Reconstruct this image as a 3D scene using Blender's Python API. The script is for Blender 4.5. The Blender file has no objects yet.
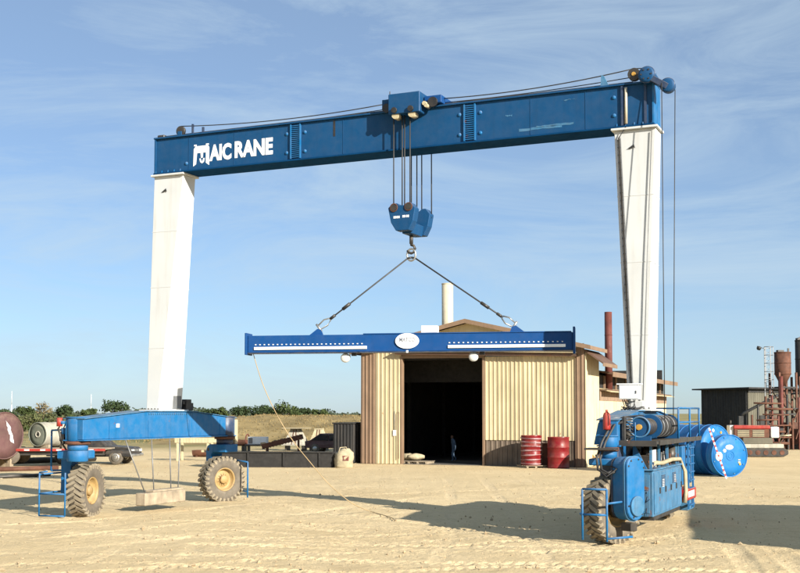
import bpy, bmesh, math, random
import numpy as np
from mathutils import Vector, Matrix, Euler, noise as mnoise
random.seed(7)
R = math.radians
sc = bpy.context.scene
C = sc.collection

# ------------------------------------------------------------------ camera
FPX, HC = 1150.0, 2.7
cd = bpy.data.cameras.new('camera'); cam = bpy.data.objects.new('camera', cd); C.objects.link(cam)
cd.sensor_width = 36; cd.lens = FPX / 800 * 36; cd.shift_y = 0.0828
cd.clip_start = 0.2; cd.clip_end = 8000
cam.location = (0, 0, HC); cam.rotation_euler = (R(90 + 3.0), 0, 0)
sc.camera = cam

# ------------------------------------------------------------------ sky, sun, exposure
SUN_EL = R(21.3)
SH = Vector((-0.64, 0.77, 0)).normalized()           # the way the shadows run on the ground
SUN_AZ = math.atan2(-SH.x, -SH.y)                    # compass bearing of the sun from +Y towards +X
w = bpy.data.worlds.new('World'); sc.world = w; w.use_nodes = True
nt = w.node_tree; nt.nodes.clear()
def wn(t, **k):
    n = nt.nodes.new(t)
    for a, b in k.items(): setattr(n, a, b)
    return n
sky = wn('ShaderNodeTexSky', sky_type='NISHITA', sun_disc=False, sun_elevation=SUN_EL, sun_rotation=SUN_AZ,
         altitude=100, air_density=0.8, dust_density=0.4, ozone_density=4.5)
tc = wn('ShaderNodeTexCoord'); mp = wn('ShaderNodeMapping'); mp.inputs['Scale'].default_value = (2.0, 2.0, 9); mp.inputs['Rotation'].default_value = (0, R(14), R(20))
n1 = wn('ShaderNodeTexNoise'); n1.inputs['Scale'].default_value = 1.6; n1.inputs['Detail'].default_value = 12; n1.inputs['Roughness'].default_value = .66; n1.inputs['Distortion'].default_value = .9
r1 = wn('ShaderNodeMapRange'); r1.inputs[1].default_value = .42; r1.inputs[2].default_value = .76; r1.inputs[3].default_value = .30; r1.inputs[4].default_value = .85
mx = wn('ShaderNodeMix', data_type='RGBA'); mx.inputs[7].default_value = (4.2, 5.3, 6.2, 1)
bgn = wn('ShaderNodeBackground'); bgn.inputs['Strength'].default_value = 0.068
wo = wn('ShaderNodeOutputWorld')
L = nt.links.new
L(tc.outputs['Generated'], mp.inputs['Vector']); L(mp.outputs[0], n1.inputs['Vector']); L(n1.outputs['Fac'], r1.inputs[0])
L(r1.outputs[0], mx.inputs[0]); L(sky.outputs[0], mx.inputs[6]); L(mx.outputs[2], bgn.inputs['Color']); L(bgn.outputs[0], wo.inputs['Surface'])
sd = bpy.data.lights.new('sun', 'SUN'); sd.energy = 5.0; sd.angle = R(.5); sd.color = (1, .95, .85)
sun = bpy.data.objects.new('sun', sd); C.objects.link(sun)
sdir = Vector((SH.x * math.cos(SUN_EL), SH.y * math.cos(SUN_EL), -math.sin(SUN_EL)))
sun.rotation_euler = sdir.to_track_quat('-Z', 'Y').to_euler(); sun.location = (30, -30, 40)
vs = sc.view_settings; vs.view_transform = 'Standard'; vs.look = 'None'; vs.exposure = 1.0; vs.gamma = 1; vs.use_curve_mapping = False

# ------------------------------------------------------------------ materials
MATS = {}
def mat(name, base, rough=.55, metal=0., var=.18, scale=2.5, streak=0., streak_col=(.12, .09, .06), dust=0., dust_col=(.50, .39, .24),
        rust=0., rust_col=(.16, .055, .022), bump=.0, bscale=40, spec=.5, fine=0., emit=None, objvar=0.):
    m = bpy.data.materials.new(name); m.use_nodes = True; t = m.node_tree; t.nodes.clear()
    N = lambda k: t.nodes.new(k)
    lk = t.links.new
    out = N('ShaderNodeOutputMaterial'); p = N('ShaderNodeBsdfPrincipled'); lk(p.outputs[0], out.inputs[0])
    p.inputs['Roughness'].default_value = rough; p.inputs['Metallic'].default_value = metal; p.inputs['Specular IOR Level'].default_value = spec
    co = N('ShaderNodeTexCoord'); oi = N('ShaderNodeObjectInfo')
    ad = N('ShaderNodeVectorMath'); ad.operation = 'MULTIPLY_ADD'; ad.inputs[1].default_value = (37, 53, 11)
    cmb = N('ShaderNodeCombineXYZ')
    for i in range(3): lk(oi.outputs['Random'], cmb.inputs[i])
    lk(cmb.outputs[0], ad.inputs[0]); lk(co.outputs['Object'], ad.inputs[2])
    vec = ad.outputs[0]
    def noise(sc_, det=5, stretch=None, rg=.55):
        n = N('ShaderNodeTexNoise'); n.inputs['Scale'].default_value = sc_; n.inputs['Detail'].default_value = det; n.inputs['Roughness'].default_value = rg
        if stretch:
            mpn = N('ShaderNodeMapping'); mpn.inputs['Scale'].default_value = stretch; lk(vec, mpn.inputs[0]); lk(mpn.outputs[0], n.inputs['Vector'])
        else: lk(vec, n.inputs['Vector'])
        return n.outputs['Fac']
    def rng(x, a, b, lo, hi):
        r = N('ShaderNodeMapRange'); r.inputs[1].default_value = a; r.inputs[2].default_value = b; r.inputs[3].default_value = lo; r.inputs[4].default_value = hi
        lk(x, r.inputs[0]); return r.outputs[0]
    def mix(fac, a, b):
        x = N('ShaderNodeMix'); x.data_type = 'RGBA'
        lk(fac, x.inputs[0])
        for s_, i in ((a, 6), (b, 7)):
            if isinstance(s_, tuple): x.inputs[i].default_value = (*s_[:3], 1)
            else: lk(s_, x.inputs[i])
        return x.outputs[2]
    lo = tuple(min(1, c * (1 - var)) for c in base); hi = tuple(min(1, c * (1 + var)) for c in base)
    col = mix(rng(noise(scale), .3, .7, 0, 1), lo, hi)
    if fine: col = mix(rng(noise(60, 4), .35, .65, 0, fine), col, tuple(c * .45 for c in base))
    if streak: col = mix(rng(noise(1, 6, (7, 7, .45)), .5, .78, 0, streak), col, streak_col)
    if rust:
        mk = rng(noise(3.2, 9, None, .68), .66 - .22 * rust, .72 - .2 * rust, 0, 1)
        col = mix(mk, col, rust_col)
    if dust:
        g = N('ShaderNodeNewGeometry'); sx = N('ShaderNodeSeparateXYZ'); lk(g.outputs['Normal'], sx.inputs[0])
        up = rng(sx.outputs['Z'], -.1, 1, .12, 1)
        ml = N('ShaderNodeMath'); ml.operation = 'MULTIPLY'; lk(up, ml.inputs[0]); lk(rng(noise(4, 8, None, .65), .35, .7, 0, dust), ml.inputs[1])
        col = mix(ml.outputs[0], col, dust_col)
    if objvar:
        hv = N('ShaderNodeHueSaturation'); lk(rng(oi.outputs['Random'], 0, 1, 1 - objvar, 1 + objvar * .6), hv.inputs['Value']); lk(col, hv.inputs['Color']); col = hv.outputs[0]
    lk(col, p.inputs['Base Color'])
    lk(rng(noise(6), .3, .7, max(0, rough - .1), min(1, rough + .12)), p.inputs['Roughness'])
    if bump:
        b = N('ShaderNodeBump'); b.inputs['Strength'].default_value = bump; b.inputs['Distance'].default_value = .02
        lk(noise(bscale, 6, None, .6), b.inputs['Height']); lk(b.outputs[0], p.inputs['Normal'])
    if emit:
        p.inputs['Emission Color'].default_value = (*emit[:3], 1); p.inputs['Emission Strength'].default_value = emit[3]
    MATS[name] = m; return m
mat('beam_blue', (.004, .054, .145), .5, spec=.2, var=.07, scale=.7, streak=.25, streak_col=(.008, .03, .07), dust=.12)
mat('spreader_blue', (.003, .052, .185), .5, spec=.2, var=.07, scale=.8, streak=.2, streak_col=(.006, .03, .09), dust=.1)
mat('crane_blue', (.006, .115, .285), .5, var=.07, scale=1.1, streak=.4, streak_col=(.006, .06, .14), dust=.35, rust=.03, spec=.2)
mat('worn_blue', (.045, .165, .30), .55, var=.25, scale=3, streak=.8, streak_col=(.03, .07, .12), dust=.45, rust=.2, spec=.2, fine=.35)
mat('flange_shade', (.004, .04, .11), .9, spec=.03, var=.15)  # darker, matte copy of beam_blue: underside shade put into the paint
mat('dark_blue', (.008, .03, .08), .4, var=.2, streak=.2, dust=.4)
mat('tank_blue', (.006, .135, .37), .5, spec=.2, var=.12, scale=1.5, streak=.3, streak_col=(.03, .10, .22), dust=.2)
mat('leg_white', (.535, .54, .525), .5, var=.05, scale=.8, streak=.4, streak_col=(.40, .36, .29))
mat('plain_white', (.80, .80, .78), .5, var=.05, streak=.25, streak_col=(.45, .42, .36))
mat('sign_white', (.82, .82, .80), .45, var=.03)
mat('letter_grey', (.12, .13, .16), .5, var=.05)
mat('rubber', (.12, .10, .075), .85, var=.3, scale=5, dust=.5, dust_col=(.38, .30, .20), bump=.3, fine=.3)
mat('tread_dust', (.25, .205, .14), .9, var=.25, scale=6, fine=.4, bump=.3)
mat('rim_yellow', (.34, .22, .08), .6, var=.2, scale=6, dust=.5, rust=.22, streak=.4, fine=.3)
mat('steel_dark', (.035, .032, .03), .5, metal=.2, var=.3, dust=.3, rust=.2)
mat('black', (.012, .012, .013), .5, var=.3, dust=.25)
mat('steel_grey', (.17, .175, .18), .45, metal=.3, var=.2, dust=.3, streak=.2)
mat('shackle', (.40, .39, .36), .35, metal=.7, var=.2)
mat('cable', (.03, .028, .026), .6, var=.2)
mat('rope_tan', (.38, .27, .14), .9, var=.2)
mat('brass', (.55, .30, .06), .4, metal=.3, var=.2)
mat('red', (.30, .015, .012), .45, var=.2, dust=.4, streak=.2)
mat('barn_tan', (.53, .435, .26), .5, var=.12, scale=.7, streak=.55, streak_col=(.34, .25, .14), rust=.05, rust_col=(.30, .17, .08), objvar=.14)
mat('barn_brown', (.22, .14, .085), .6, var=.15, scale=1, streak=.35, streak_col=(.10, .06, .035))
mat('barn_base', (.14, .105, .075), .7, var=.25, scale=1.5, streak=.5, streak_col=(.06, .045, .03))
mat('roof_rust', (.11, .06, .036), .6, var=.3, scale=1, streak=.4, streak_col=(.08, .035, .02), rust=.3)
mat('shade_black', (.02, .018, .016), .9, var=.3)  # near black that stands in for shade indoors, in openings and on the skip
mat('concrete_dark', (.10, .09, .075), .9, var=.25, scale=1, bump=.3)
mat('stack_cream', (.50, .44, .32), .55, var=.1, streak=.4, streak_col=(.25, .18, .1))
mat('rust', (.115, .045, .024), .8, var=.4, scale=2.5, streak=.5, streak_col=(.07, .03, .015), bump=.3, fine=.3)
mat('rust_red', (.12, .028, .018), .7, var=.3, scale=2, streak=.4, streak_col=(.09, .03, .02))
mat('drum_red', (.16, .004, .008), .4, spec=.3, var=.2, streak=.35, streak_col=(.10, .01, .01), dust=.35)
mat('film', (.32, .19, .19), .2, var=.1, scale=8, bump=.8, bscale=14)
mat('maroon', (.095, .042, .042), .7, var=.25, scale=1.3, streak=.3, dust=.3, bump=.15, bscale=8)
mat('tank_green', (.135, .15, .115), .7, var=.2, scale=2, streak=.3, dust=.4)
mat('tank_grey', (.36, .34, .28), .7, var=.2, scale=2, streak=.4, dust=.4)
mat('cream', (.46, .39, .24), .6, var=.12, streak=.4, streak_col=(.32, .22, .12), rust=.1)
mat('wood', (.30, .24, .165), .9, var=.3, scale=4, streak=.4, bump=.5, bscale=20)
mat('clod', (.36, .27, .16), .95, var=.35, scale=3)
mat('canvas', (.36, .30, .19), .95, var=.25, scale=4, bump=.6, bscale=9)
mat('glass_dark', (.02, .025, .03), .08, var=.1)
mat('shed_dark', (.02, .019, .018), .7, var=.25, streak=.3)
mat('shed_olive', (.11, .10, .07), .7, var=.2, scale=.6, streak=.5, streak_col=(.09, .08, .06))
mat('bark', (.10, .075, .05), .95, var=.3)
mat('leaf_a', (.034, .052, .02), .75, var=.45, scale=1.3, spec=.2)
mat('leaf_b', (.05, .068, .022), .75, var=.45, scale=1.3, spec=.2)
mat('leaf_c', (.085, .09, .035), .8, var=.4, scale=1.3, spec=.2)
mat('leaf_haze', (.05, .062, .04), .8, var=.4, scale=.3, spec=.1)  # distance haze mixed into the leaf colour
mat('leaf_dry', (.20, .16, .085), .85, var=.4, scale=1.3, spec=.2)
mat('dry_grass', (.29, .215, .10), .95, var=.4, scale=.35, fine=.5, spec=.1, bump=.6, bscale=6)
mat('cloth_blue', (.10, .16, .24), .9, var=.2)
mat('skin', (.22, .12, .075), .6, var=.1)
mat('lamp_white', (.6, .59, .56), .25, var=.03)
mat('skylight', (.8, .85, .9), .5, emit=(.75, .88, 1, 1.2))
mat('decal_grey', (.55, .56, .56), .5, var=.1)

# ------------------------------------------------------------------ mesh helpers
class MB:
    def __init__(s): s.v = []; s.f = []; s.sm = []
    def add(s, vs_, fs, smooth=False):
        o = len(s.v); s.v += [tuple(p) for p in vs_]
        for k in fs: s.f.append([i + o for i in k]); s.sm.append(smooth)
        return s
    def box(s, x0, x1, y0, y1, z0, z1):
        return s.add([(x, y, z) for z in (z0, z1) for y in (y0, y1) for x in (x0, x1)],
                     [(0, 2, 3, 1), (4, 5, 7, 6), (0, 1, 5, 4), (2, 6, 7, 3), (0, 4, 6, 2), (1, 3, 7, 5)])
    def obox(s, c, h, M):
        vs_ = [Vector(c) + M @ Vector((sx * h[0], sy * h[1], sz * h[2])) for sz in (-1, 1) for sy in (-1, 1) for sx in (-1, 1)]
        return s.add(vs_, [(0, 2, 3, 1), (4, 5, 7, 6), (0, 1, 5, 4), (2, 6, 7, 3), (0, 4, 6, 2), (1, 3, 7, 5)])
    def bar(s, p, q, w_, h_):
        p, q = Vector(p), Vector(q); d = (q - p).normalized()
        up = Vector((0, 0, 1)) if abs(d.z) < .95 else Vector((0, 1, 0))
        a = d.cross(up).normalized(); b = a.cross(d)
        vs_ = [c + a * (i * w_ / 2) + b * (j * h_ / 2) for c in (p, q) for j in (-1, 1) for i in (-1, 1)]
        return s.add(vs_, [(0, 2, 3, 1), (4, 5, 7, 6), (0, 1, 5, 4), (2, 6, 7, 3), (0, 4, 6, 2), (1, 3, 7, 5)])
    def cyl(s, p, q, r0, r1=None, n=16, smooth=True):
        r1 = r0 if r1 is None else r1
        p, q = Vector(p), Vector(q); d = (q - p).normalized()
        up = Vector((0, 0, 1)) if abs(d.z) < .95 else Vector((1, 0, 0))
        a = d.cross(up).normalized(); b = d.cross(a)
        ring = lambda c, r: [c + (a * math.cos(2 * math.pi * i / n) + b * math.sin(2 * math.pi * i / n)) * r for i in range(n)]
        s.add(ring(p, r0) + ring(q, r1), [(i, (i + 1) % n, n + (i + 1) % n, n + i) for i in range(n)], smooth)
        o = len(s.v) - 2 * n
        s.f.append([o + i for i in range(n)][::-1]); s.sm.append(False)
        s.f.append([o + n + i for i in range(n)]); s.sm.append(False)
        return s
    def tube(s, pts, r, n=6):
        pts = [Vector(p) for p in pts]; rings = []
        for i, p in enumerate(pts):
            d = (pts[min(i + 1, len(pts) - 1)] - pts[max(i - 1, 0)]).normalized()
            up = Vector((0, 0, 1)) if abs(d.z) < .95 else Vector((1, 0, 0))
            a = d.cross(up).normalized(); b = d.cross(a)
            rings.append([p + (a * math.cos(2 * math.pi * k / n) + b * math.sin(2 * math.pi * k / n)) * r for k in range(n)])
        return s.loft(rings, True)
    def loft(s, rings, smooth=False, closed_loop=False):
        n = len(rings[0]); o = len(s.v); m = len(rings)
        for r in rings: s.v += [tuple(p) for p in r]
        for j in range(m if closed_loop else m - 1):
            k = (j + 1) % m
            for i in range(n):
                s.f.append([o + j * n + i, o + j * n + (i + 1) % n, o + k * n + (i + 1) % n, o + k * n + i]); s.sm.append(smooth)
        if not closed_loop:
            s.f.append([o + i for i in range(n)][::-1]); s.sm.append(False)
            s.f.append([o + (m - 1) * n + i for i in range(n)]); s.sm.append(False)
        return s
    def prism(s, poly, axis, lo, hi):
        if axis == 'x': f_ = lambda t, a, b: (t, a, b)
        elif axis == 'y': f_ = lambda t, a, b: (a, t, b)
        else: f_ = lambda t, a, b: (a, b, t)
        return s.loft([[f_(lo, a, b) for a, b in poly], [f_(hi, a, b) for a, b in poly]])
    def lathe(s, prof, p, axis, n=24, smooth=True, closed=False):
        """prof: list of (radius, offset along the axis); radius 0 closes an end"""
        p = Vector(p); d = Vector(axis).normalized()
        up = Vector((0, 0, 1)) if abs(d.z) < .95 else Vector((1, 0, 0))
        a = d.cross(up).normalized(); b = d.cross(a)
        rings = [[p + d * t + (a * math.cos(2 * math.pi * i / n) + b * math.sin(2 * math.pi * i / n)) * max(r, 1e-3) for i in range(n)] for r, t in prof]
        return s.loft(rings, smooth, closed)
    def torus(s, c, axis, Rr, r, n=20, k=6, arc=2 * math.pi, sx=1., M=None):
        d = Vector(axis).normalized(); up = Vector((0, 0, 1)) if abs(d.z) < .95 else Vector((1, 0, 0))
        a = d.cross(up).normalized(); b = d.cross(a); c = Vector(c); rings = []
        for i in range(n):
            t = arc * i / n; e = a * math.cos(t) * sx + b * math.sin(t)
            en = (a * math.cos(t) + b * math.sin(t)).normalized()
            rings.append([c + e * Rr + en * (r * math.cos(2 * math.pi * j / k)) + d * (r * math.sin(2 * math.pi * j / k)) for j in range(k)])
        return s.loft(rings, True, True)
    def build(s, name, m, parent=None, bevel=0., seg=1, mesh_only=False):
        me = bpy.data.meshes.new(name); me.from_pydata(s.v, [], s.f)
        bm = bmesh.new(); bm.from_mesh(me); bmesh.ops.recalc_face_normals(bm, faces=bm.faces); bm.to_mesh(me); bm.free()
        me.polygons.foreach_set('use_smooth', s.sm); me.materials.append(MATS[m]); me.update()
        if mesh_only: return me
        o = bpy.data.objects.new(name, me); C.objects.link(o); o.parent = parent
        if bevel:
            b = o.modifiers.new('bevel', 'BEVEL'); b.width = bevel; b.segments = seg; b.limit_method = 'ANGLE'; b.angle_limit = R(35); b.harden_normals = False
        return o
def inst(name, me, parent=None, loc=(0, 0, 0), rot=(0, 0, 0), scale=(1, 1, 1)):
    o = bpy.data.objects.new(name, me); C.objects.link(o); o.parent = parent
    o.location = loc; o.rotation_euler = rot; o.scale = scale; return o
def empty(name, loc=(0, 0, 0), rz=0, parent=None):
    o = bpy.data.objects.new(name, None); C.objects.link(o); o.location = loc; o.rotation_euler = (0, 0, rz); o.parent = parent
    o.empty_display_size = .3; return o
def tag(o, label, cat, group=None):
    o['label'] = label; o['category'] = cat
    if group: o['group'] = group
    return o
def struct(o, label=None):
    o['kind'] = 'structure'
    if label: o['label'] = label
    return o
def text_mesh(body, width, height, m, depth=.004, bold=0.0):
    cu = bpy.data.curves.new('t', 'FONT'); cu.body = body; cu.extrude = depth / 2; cu.offset = bold; cu.resolution_u = 3
    o = bpy.data.objects.new('t', cu); C.objects.link(o)
    me = bpy.data.meshes.new_from_object(o.evaluated_get(bpy.context.evaluated_depsgraph_get()))
    C.objects.unlink(o); bpy.data.objects.remove(o); bpy.data.curves.remove(cu)
    n = len(me.vertices); a = np.zeros(n * 3); me.vertices.foreach_get('co', a); a = a.reshape(-1, 3)
    mn, mxx = a.min(0), a.max(0)
    a[:, 0] = (a[:, 0] - mn[0]) / (mxx[0] - mn[0]) * width; a[:, 1] = (a[:, 1] - mn[1]) / (mxx[1] - mn[1]) * height
    me.vertices.foreach_set('co', a.ravel()); me.materials.clear(); me.materials.append(MATS[m]); me.update()
    return me
CP, SP = math.cos(R(3)), math.sin(R(3)); OY = 413 - FPX * math.tan(R(3))
def ray(px, py):
    a = (px - 400) / FPX; b = -(py - OY) / FPX
    return Vector((a, CP - b * SP, SP + b * CP))
def ground_at(px, py, z=0.):
    """where the line of sight through a photo pixel meets the ground"""
    r = ray(px, py); t = (z - HC) / r.z; return Vector((r.x * t, r.y * t, z))
def at_depth(px, py, Y):
    r = ray(px, py); t = Y / r.y; return Vector((r.x * t, Y, HC + r.z * t))

# ------------------------------------------------------------------ ground
def spaced(a, b, fine, out0, out1, grow=1.28):
    x = list(np.arange(a, b + 1e-6, fine)); lo, hi = [], []
    d = fine; p = a
    while p > out0: d *= grow; p -= d; lo.append(max(p, out0))
    d = fine; p = b
    while p < out1: d *= grow; p += d; hi.append(min(p, out1))
    return np.array(lo[::-1] + x + hi)
gx = spaced(-13.5, 12.5, .055, -2500, 2500); gy = np.concatenate([spaced(18, 30, .05, -60, 29.99)[:-1], spaced(30, 42, .10, 30, 5000)]); gy = np.unique(gy)
X, Y = np.meshgrid(gx, gy); Z = np.zeros_like(X); TR = np.zeros_like(X)
rng = np.random.default_rng(5)
def vnoise(x, y, s, seed):
    r = np.random.default_rng(seed); T = r.random((256, 256))
    xs, ys = x / s + 500, y / s + 500
    xi, yi = np.floor(xs).astype(int), np.floor(ys).astype(int); fx, fy = xs - xi, ys - yi
    fx = fx * fx * (3 - 2 * fx); fy = fy * fy * (3 - 2 * fy)
    g = lambda i, j: T[(xi + i) % 256, (yi + j) % 256]
    return (g(0, 0) * (1 - fx) + g(1, 0) * fx) * (1 - fy) + (g(0, 1) * (1 - fx) + g(1, 1) * fx) * fy - .5
near = np.clip(1 - np.maximum(np.abs(X + 1) - 16, 0) / 14, 0, 1) * np.clip(1 - np.maximum(Y - 42, 0) / 22, 0, 1)
Z += near * (.05 * vnoise(X, Y, 2.6, 1) + .024 * vnoise(X, Y, .9, 2) + .013 * vnoise(X, Y, .38, 3) + .017 * vnoise(X, Y, .17, 4))
def track(pts, width, depth, chev, seed):
    """a tyre rut: pressed strip with raised shoulders and slanted lug prints"""
    global Z
    P = [Vector((p.x, p.y)) for p in pts]; S = []
    for i in range(len(P) - 1):
        p0, p1, p2, p3 = P[max(i - 1, 0)], P[i], P[i + 1], P[min(i + 2, len(P) - 1)]
        m = max(2, int((p2 - p1).length / .15))
        for k in range(m):
            t = k / m
            S.append(.5 * ((2 * p1) + (p2 - p0) * t + (2 * p0 - 5 * p1 + 4 * p2 - p3) * t * t + (3 * p1 - p0 - 3 * p2 + p3) * t ** 3))
    S = np.array([(q.x, q.y) for q in S]); T = np.gradient(S, axis=0); T /= np.linalg.norm(T, axis=1)[:, None] + 1e-9
    arc = np.concatenate([[0], np.cumsum(np.linalg.norm(np.diff(S, axis=0), axis=1))])
    box = (X > S[:, 0].min() - 1) & (X < S[:, 0].max() + 1) & (Y > S[:, 1].min() - 1) & (Y < S[:, 1].max() + 1) & (near > .05)
    ii = np.where(box); px, py = X[ii], Y[ii]
    best = np.full(px.shape, 1e9); bi = np.zeros(px.shape, int)
    for k in range(len(S)):
        d = (px - S[k, 0]) ** 2 + (py - S[k, 1]) ** 2
        mm = d < best; best[mm] = d[mm]; bi[mm] = k
    dx, dy = px - S[bi, 0], py - S[bi, 1]
    lat = dx * -T[bi, 1] + dy * T[bi, 0]; along = arc[bi] + dx * T[bi, 0] + dy * T[bi, 1]
    u = np.abs(lat) / (width / 2)
    prof = np.where(u < 1, -depth * (1 - u ** 6), 0) + depth * .28 * np.exp(-((u - 1.15) / .16) ** 2)
    ch = np.tanh(2.2 * np.sin(2 * math.pi * (along - np.abs(lat) * .75) / .22)) * np.where(u < .95, 1, 0) * chev
    wear = np.clip(.6 + 1.5 * vnoise(px, py, 1.7, seed), .1, 1)
    Z[ii] += (prof * 1.0 + ch * 1.35) * wear * near[ii]
    TR[ii] = np.maximum(TR[ii], np.where(u < 1, wear, 0))
gp = ground_at
RUTS = [([(235, 545), (330, 549), (430, 552), (560, 552), (690, 548), (812, 538)], .5, .022, .014),
        ([(230, 556), (340, 560), (470, 563), (600, 562), (720, 556), (815, 548)], .5, .022, .016),
        ([(-20, 566), (60, 563), (150, 564), (260, 569), (400, 575)], .5, .02, .016),
        ([(-20, 546), (60, 538), (140, 529), (230, 520), (320, 511), (420, 499)], .42, .022, .008),
        ([(-20, 556), (70, 549), (160, 540), (250, 531), (340, 521), (440, 507)], .42, .022, .008),
        ([(60, 575), (110, 553), (150, 535), (182, 542), (190, 556), (140, 575)], .38, .018, .006),
        ([(700, 510), (725, 540), (745, 562), (760, 585)], .45, .028, .006),
        ([(735, 510), (765, 540), (790, 562), (815, 580)], .45, .028, .006),
        ([(240, 497), (330, 512), (420, 523), (520, 534), (590, 541)], .46, .022, .012),
        ([(120, 504), (210, 512), (320, 528), (430, 540), (560, 546), (640, 540)], .46, .018, .009),
        ([(420, 578), (440, 556), (450, 530), (452, 505), (448, 480)], .36, .014, .006),
        ([(560, 578), (540, 552), (520, 525), (500, 498), (482, 478)], .36, .014, .006),
        ([(-20, 526), (60, 522), (130, 517), (220, 508), (300, 500), (420, 492), (600, 488), (760, 490)], .4, .02, .007),
        ([(-20, 578), (120, 571), (260, 560), (380, 551), (520, 541)], .46, .02, .014),
        ([(300, 580), (420, 570), (540, 566), (680, 570), (800, 574)], .46, .02, .015),
        ([(560, 585), (620, 566), (680, 552), (760, 545), (815, 546)], .44, .02, .010),
        ([(-20, 536), (50, 530), (120, 524), (200, 521), (300, 524), (420, 530)], .42, .02, .010),
        ([(250, 480), (350, 483), (480, 482), (620, 480), (800, 484)], .4, .02, .004)]
rr_ = random.Random(3)
for k in range(16):            # fainter random passes
    y0 = rr_.uniform(505, 578); x0 = rr_.uniform(-60, 500); ln_ = rr_.uniform(250, 600); sl = rr_.uniform(-.06, .06); cv = rr_.uniform(-14, 14)
    RUTS.append(([(x0 + ln_ * t, y0 + sl * ln_ * t + cv * math.sin(math.pi * t)) for t in (0, .25, .5, .75, 1)], rr_.choice([.22, .25, .4, .46]), rr_.uniform(.008, .016), rr_.uniform(.004, .010)))
for k, (pp, wd, dp, chv) in enumerate(RUTS): track([gp(*p) for p in pp], wd, dp, chv, 40 + k)
# gently rolling ground far out
far = np.clip((Y - 140) / 500, 0, 1)
Z += far * 1.2 * vnoise(X, Y, 160, 9)
ny, nx = X.shape
me = bpy.data.meshes.new('ground')
idx = np.arange(ny * nx).reshape(ny, nx)
q = np.stack([idx[:-1, :-1], idx[:-1, 1:], idx[1:, 1:], idx[1:, :-1]], -1).reshape(-1, 4)
me.vertices.add(ny * nx); me.vertices.foreach_set('co', np.stack([X, Y, Z], -1).astype(np.float32).ravel())
me.loops.add(q.size); me.loops.foreach_set('vertex_index', q.astype(np.int32).ravel())
me.polygons.add(len(q)); me.polygons.foreach_set('loop_start', np.arange(0, q.size, 4, dtype=np.int32)); me.polygons.foreach_set('loop_total', np.full(len(q), 4, np.int32))
me.polygons.foreach_set('use_smooth', np.ones(len(q), bool))
at = me.attributes.new('rut', 'FLOAT', 'POINT'); at.data.foreach_set('value', TR.astype(np.float32).ravel())
me.update(calc_edges=True)
def sand_material():
    m = bpy.data.materials.new('sand'); m.use_nodes = True; t = m.node_tree; p = t.nodes['Principled BSDF']; lk = t.links.new
    N = t.nodes.new
    co = N('ShaderNodeTexCoord')
    def noise(s_, det=6, st=None, rg=.6):
        n = N('ShaderNodeTexNoise'); n.inputs['Scale'].default_value = s_; n.inputs['Detail'].default_value = det; n.inputs['Roughness'].default_value = rg
        if st:
            mpn = N('ShaderNodeMapping'); mpn.inputs['Scale'].default_value = st; lk(co.outputs['Object'], mpn.inputs[0]); lk(mpn.outputs[0], n.inputs['Vector'])
        else: lk(co.outputs['Object'], n.inputs['Vector'])
        return n.outputs['Fac']
    def rg(x, a, b, lo=0., hi=1.):
        r = N('ShaderNodeMapRange'); r.inputs[1].default_value = a; r.inputs[2].default_value = b; r.inputs[3].default_value = lo; r.inputs[4].default_value = hi; lk(x, r.inputs[0]); return r.outputs[0]
    def mix(fc, a, b):
        x = N('ShaderNodeMix'); x.data_type = 'RGBA'; lk(fc, x.inputs[0])
        for s_, i in ((a, 6), (b, 7)):
            if isinstance(s_, tuple): x.inputs[i].default_value = (*s_, 1)
            else: lk(s_, x.inputs[i])
        return x.outputs[2]
    def mul(a, b):
        x = N('ShaderNodeMath'); x.operation = 'MULTIPLY'; lk(a, x.inputs[0]); lk(b, x.inputs[1]); return x.outputs[0]
    col = mix(rg(noise(.22), .3, .7), (.61, .46, .255), (.73, .57, .335))
    col = mix(rg(noise(1.6, 8), .52, .72, 0, .5), col, (.50, .37, .20))
    col = mix(rg(noise(9, 6), .52, .74, 0, .5), col, (.47, .335, .175))
    col = mix(rg(noise(38, 4), .56, .68, 0, .6), col, (.33, .23, .12))
    col = mix(rg(noise(.55, 5, (1, .6, 1)), .60, .74, 0, .45), col, (.36, .26, .145))
    at_ = N('ShaderNodeAttribute'); at_.attribute_name = 'rut'
    col = mix(mul(at_.outputs['Fac'], rg(noise(3), .3, .7, .1, .5)), col, (.72, .57, .36))
    sx = N('ShaderNodeSeparateXYZ'); lk(co.outputs['Object'], sx.inputs[0])
    # beyond the yard: dry grass
    ad = N('ShaderNodeMath'); ad.operation = 'MULTIPLY_ADD'; lk(noise(.06, 4), ad.inputs[0]); ad.inputs[1].default_value = 40; lk(sx.outputs['Y'], ad.inputs[2])
    g = rg(ad.outputs[0], 98, 116)
    gcol = mix(rg(noise(.35, 7), .35, .65), (.40, .31, .15), (.24, .20, .085))
    gcol = mix(rg(noise(.05, 3), .45, .6, 0, .8), gcol, (.13, .14, .05))
    col = mix(g, col, gcol)
    lk(col, p.inputs['Base Color']); p.inputs['Roughness'].default_value = .95; p.inputs['Specular IOR Level'].default_value = .15
    b1 = N('ShaderNodeBump'); b1.inputs['Strength'].default_value = .9; b1.inputs['Distance'].default_value = .05; lk(noise(14, 8, None, .68), b1.inputs['Height'])
    b2 = N('ShaderNodeBump'); b2.inputs['Strength'].default_value = .7; b2.inputs['Distance'].default_value = .015; lk(noise(45, 5), b2.inputs['Height']); lk(b1.outputs[0], b2.inputs['Normal'])
    lk(b2.outputs[0], p.inputs['Normal'])
    return m
me.materials.append(sand_material())
gr = bpy.data.objects.new('ground', me); C.objects.link(gr); struct(gr, 'pale sandy yard criss-crossed by tyre ruts')

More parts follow.
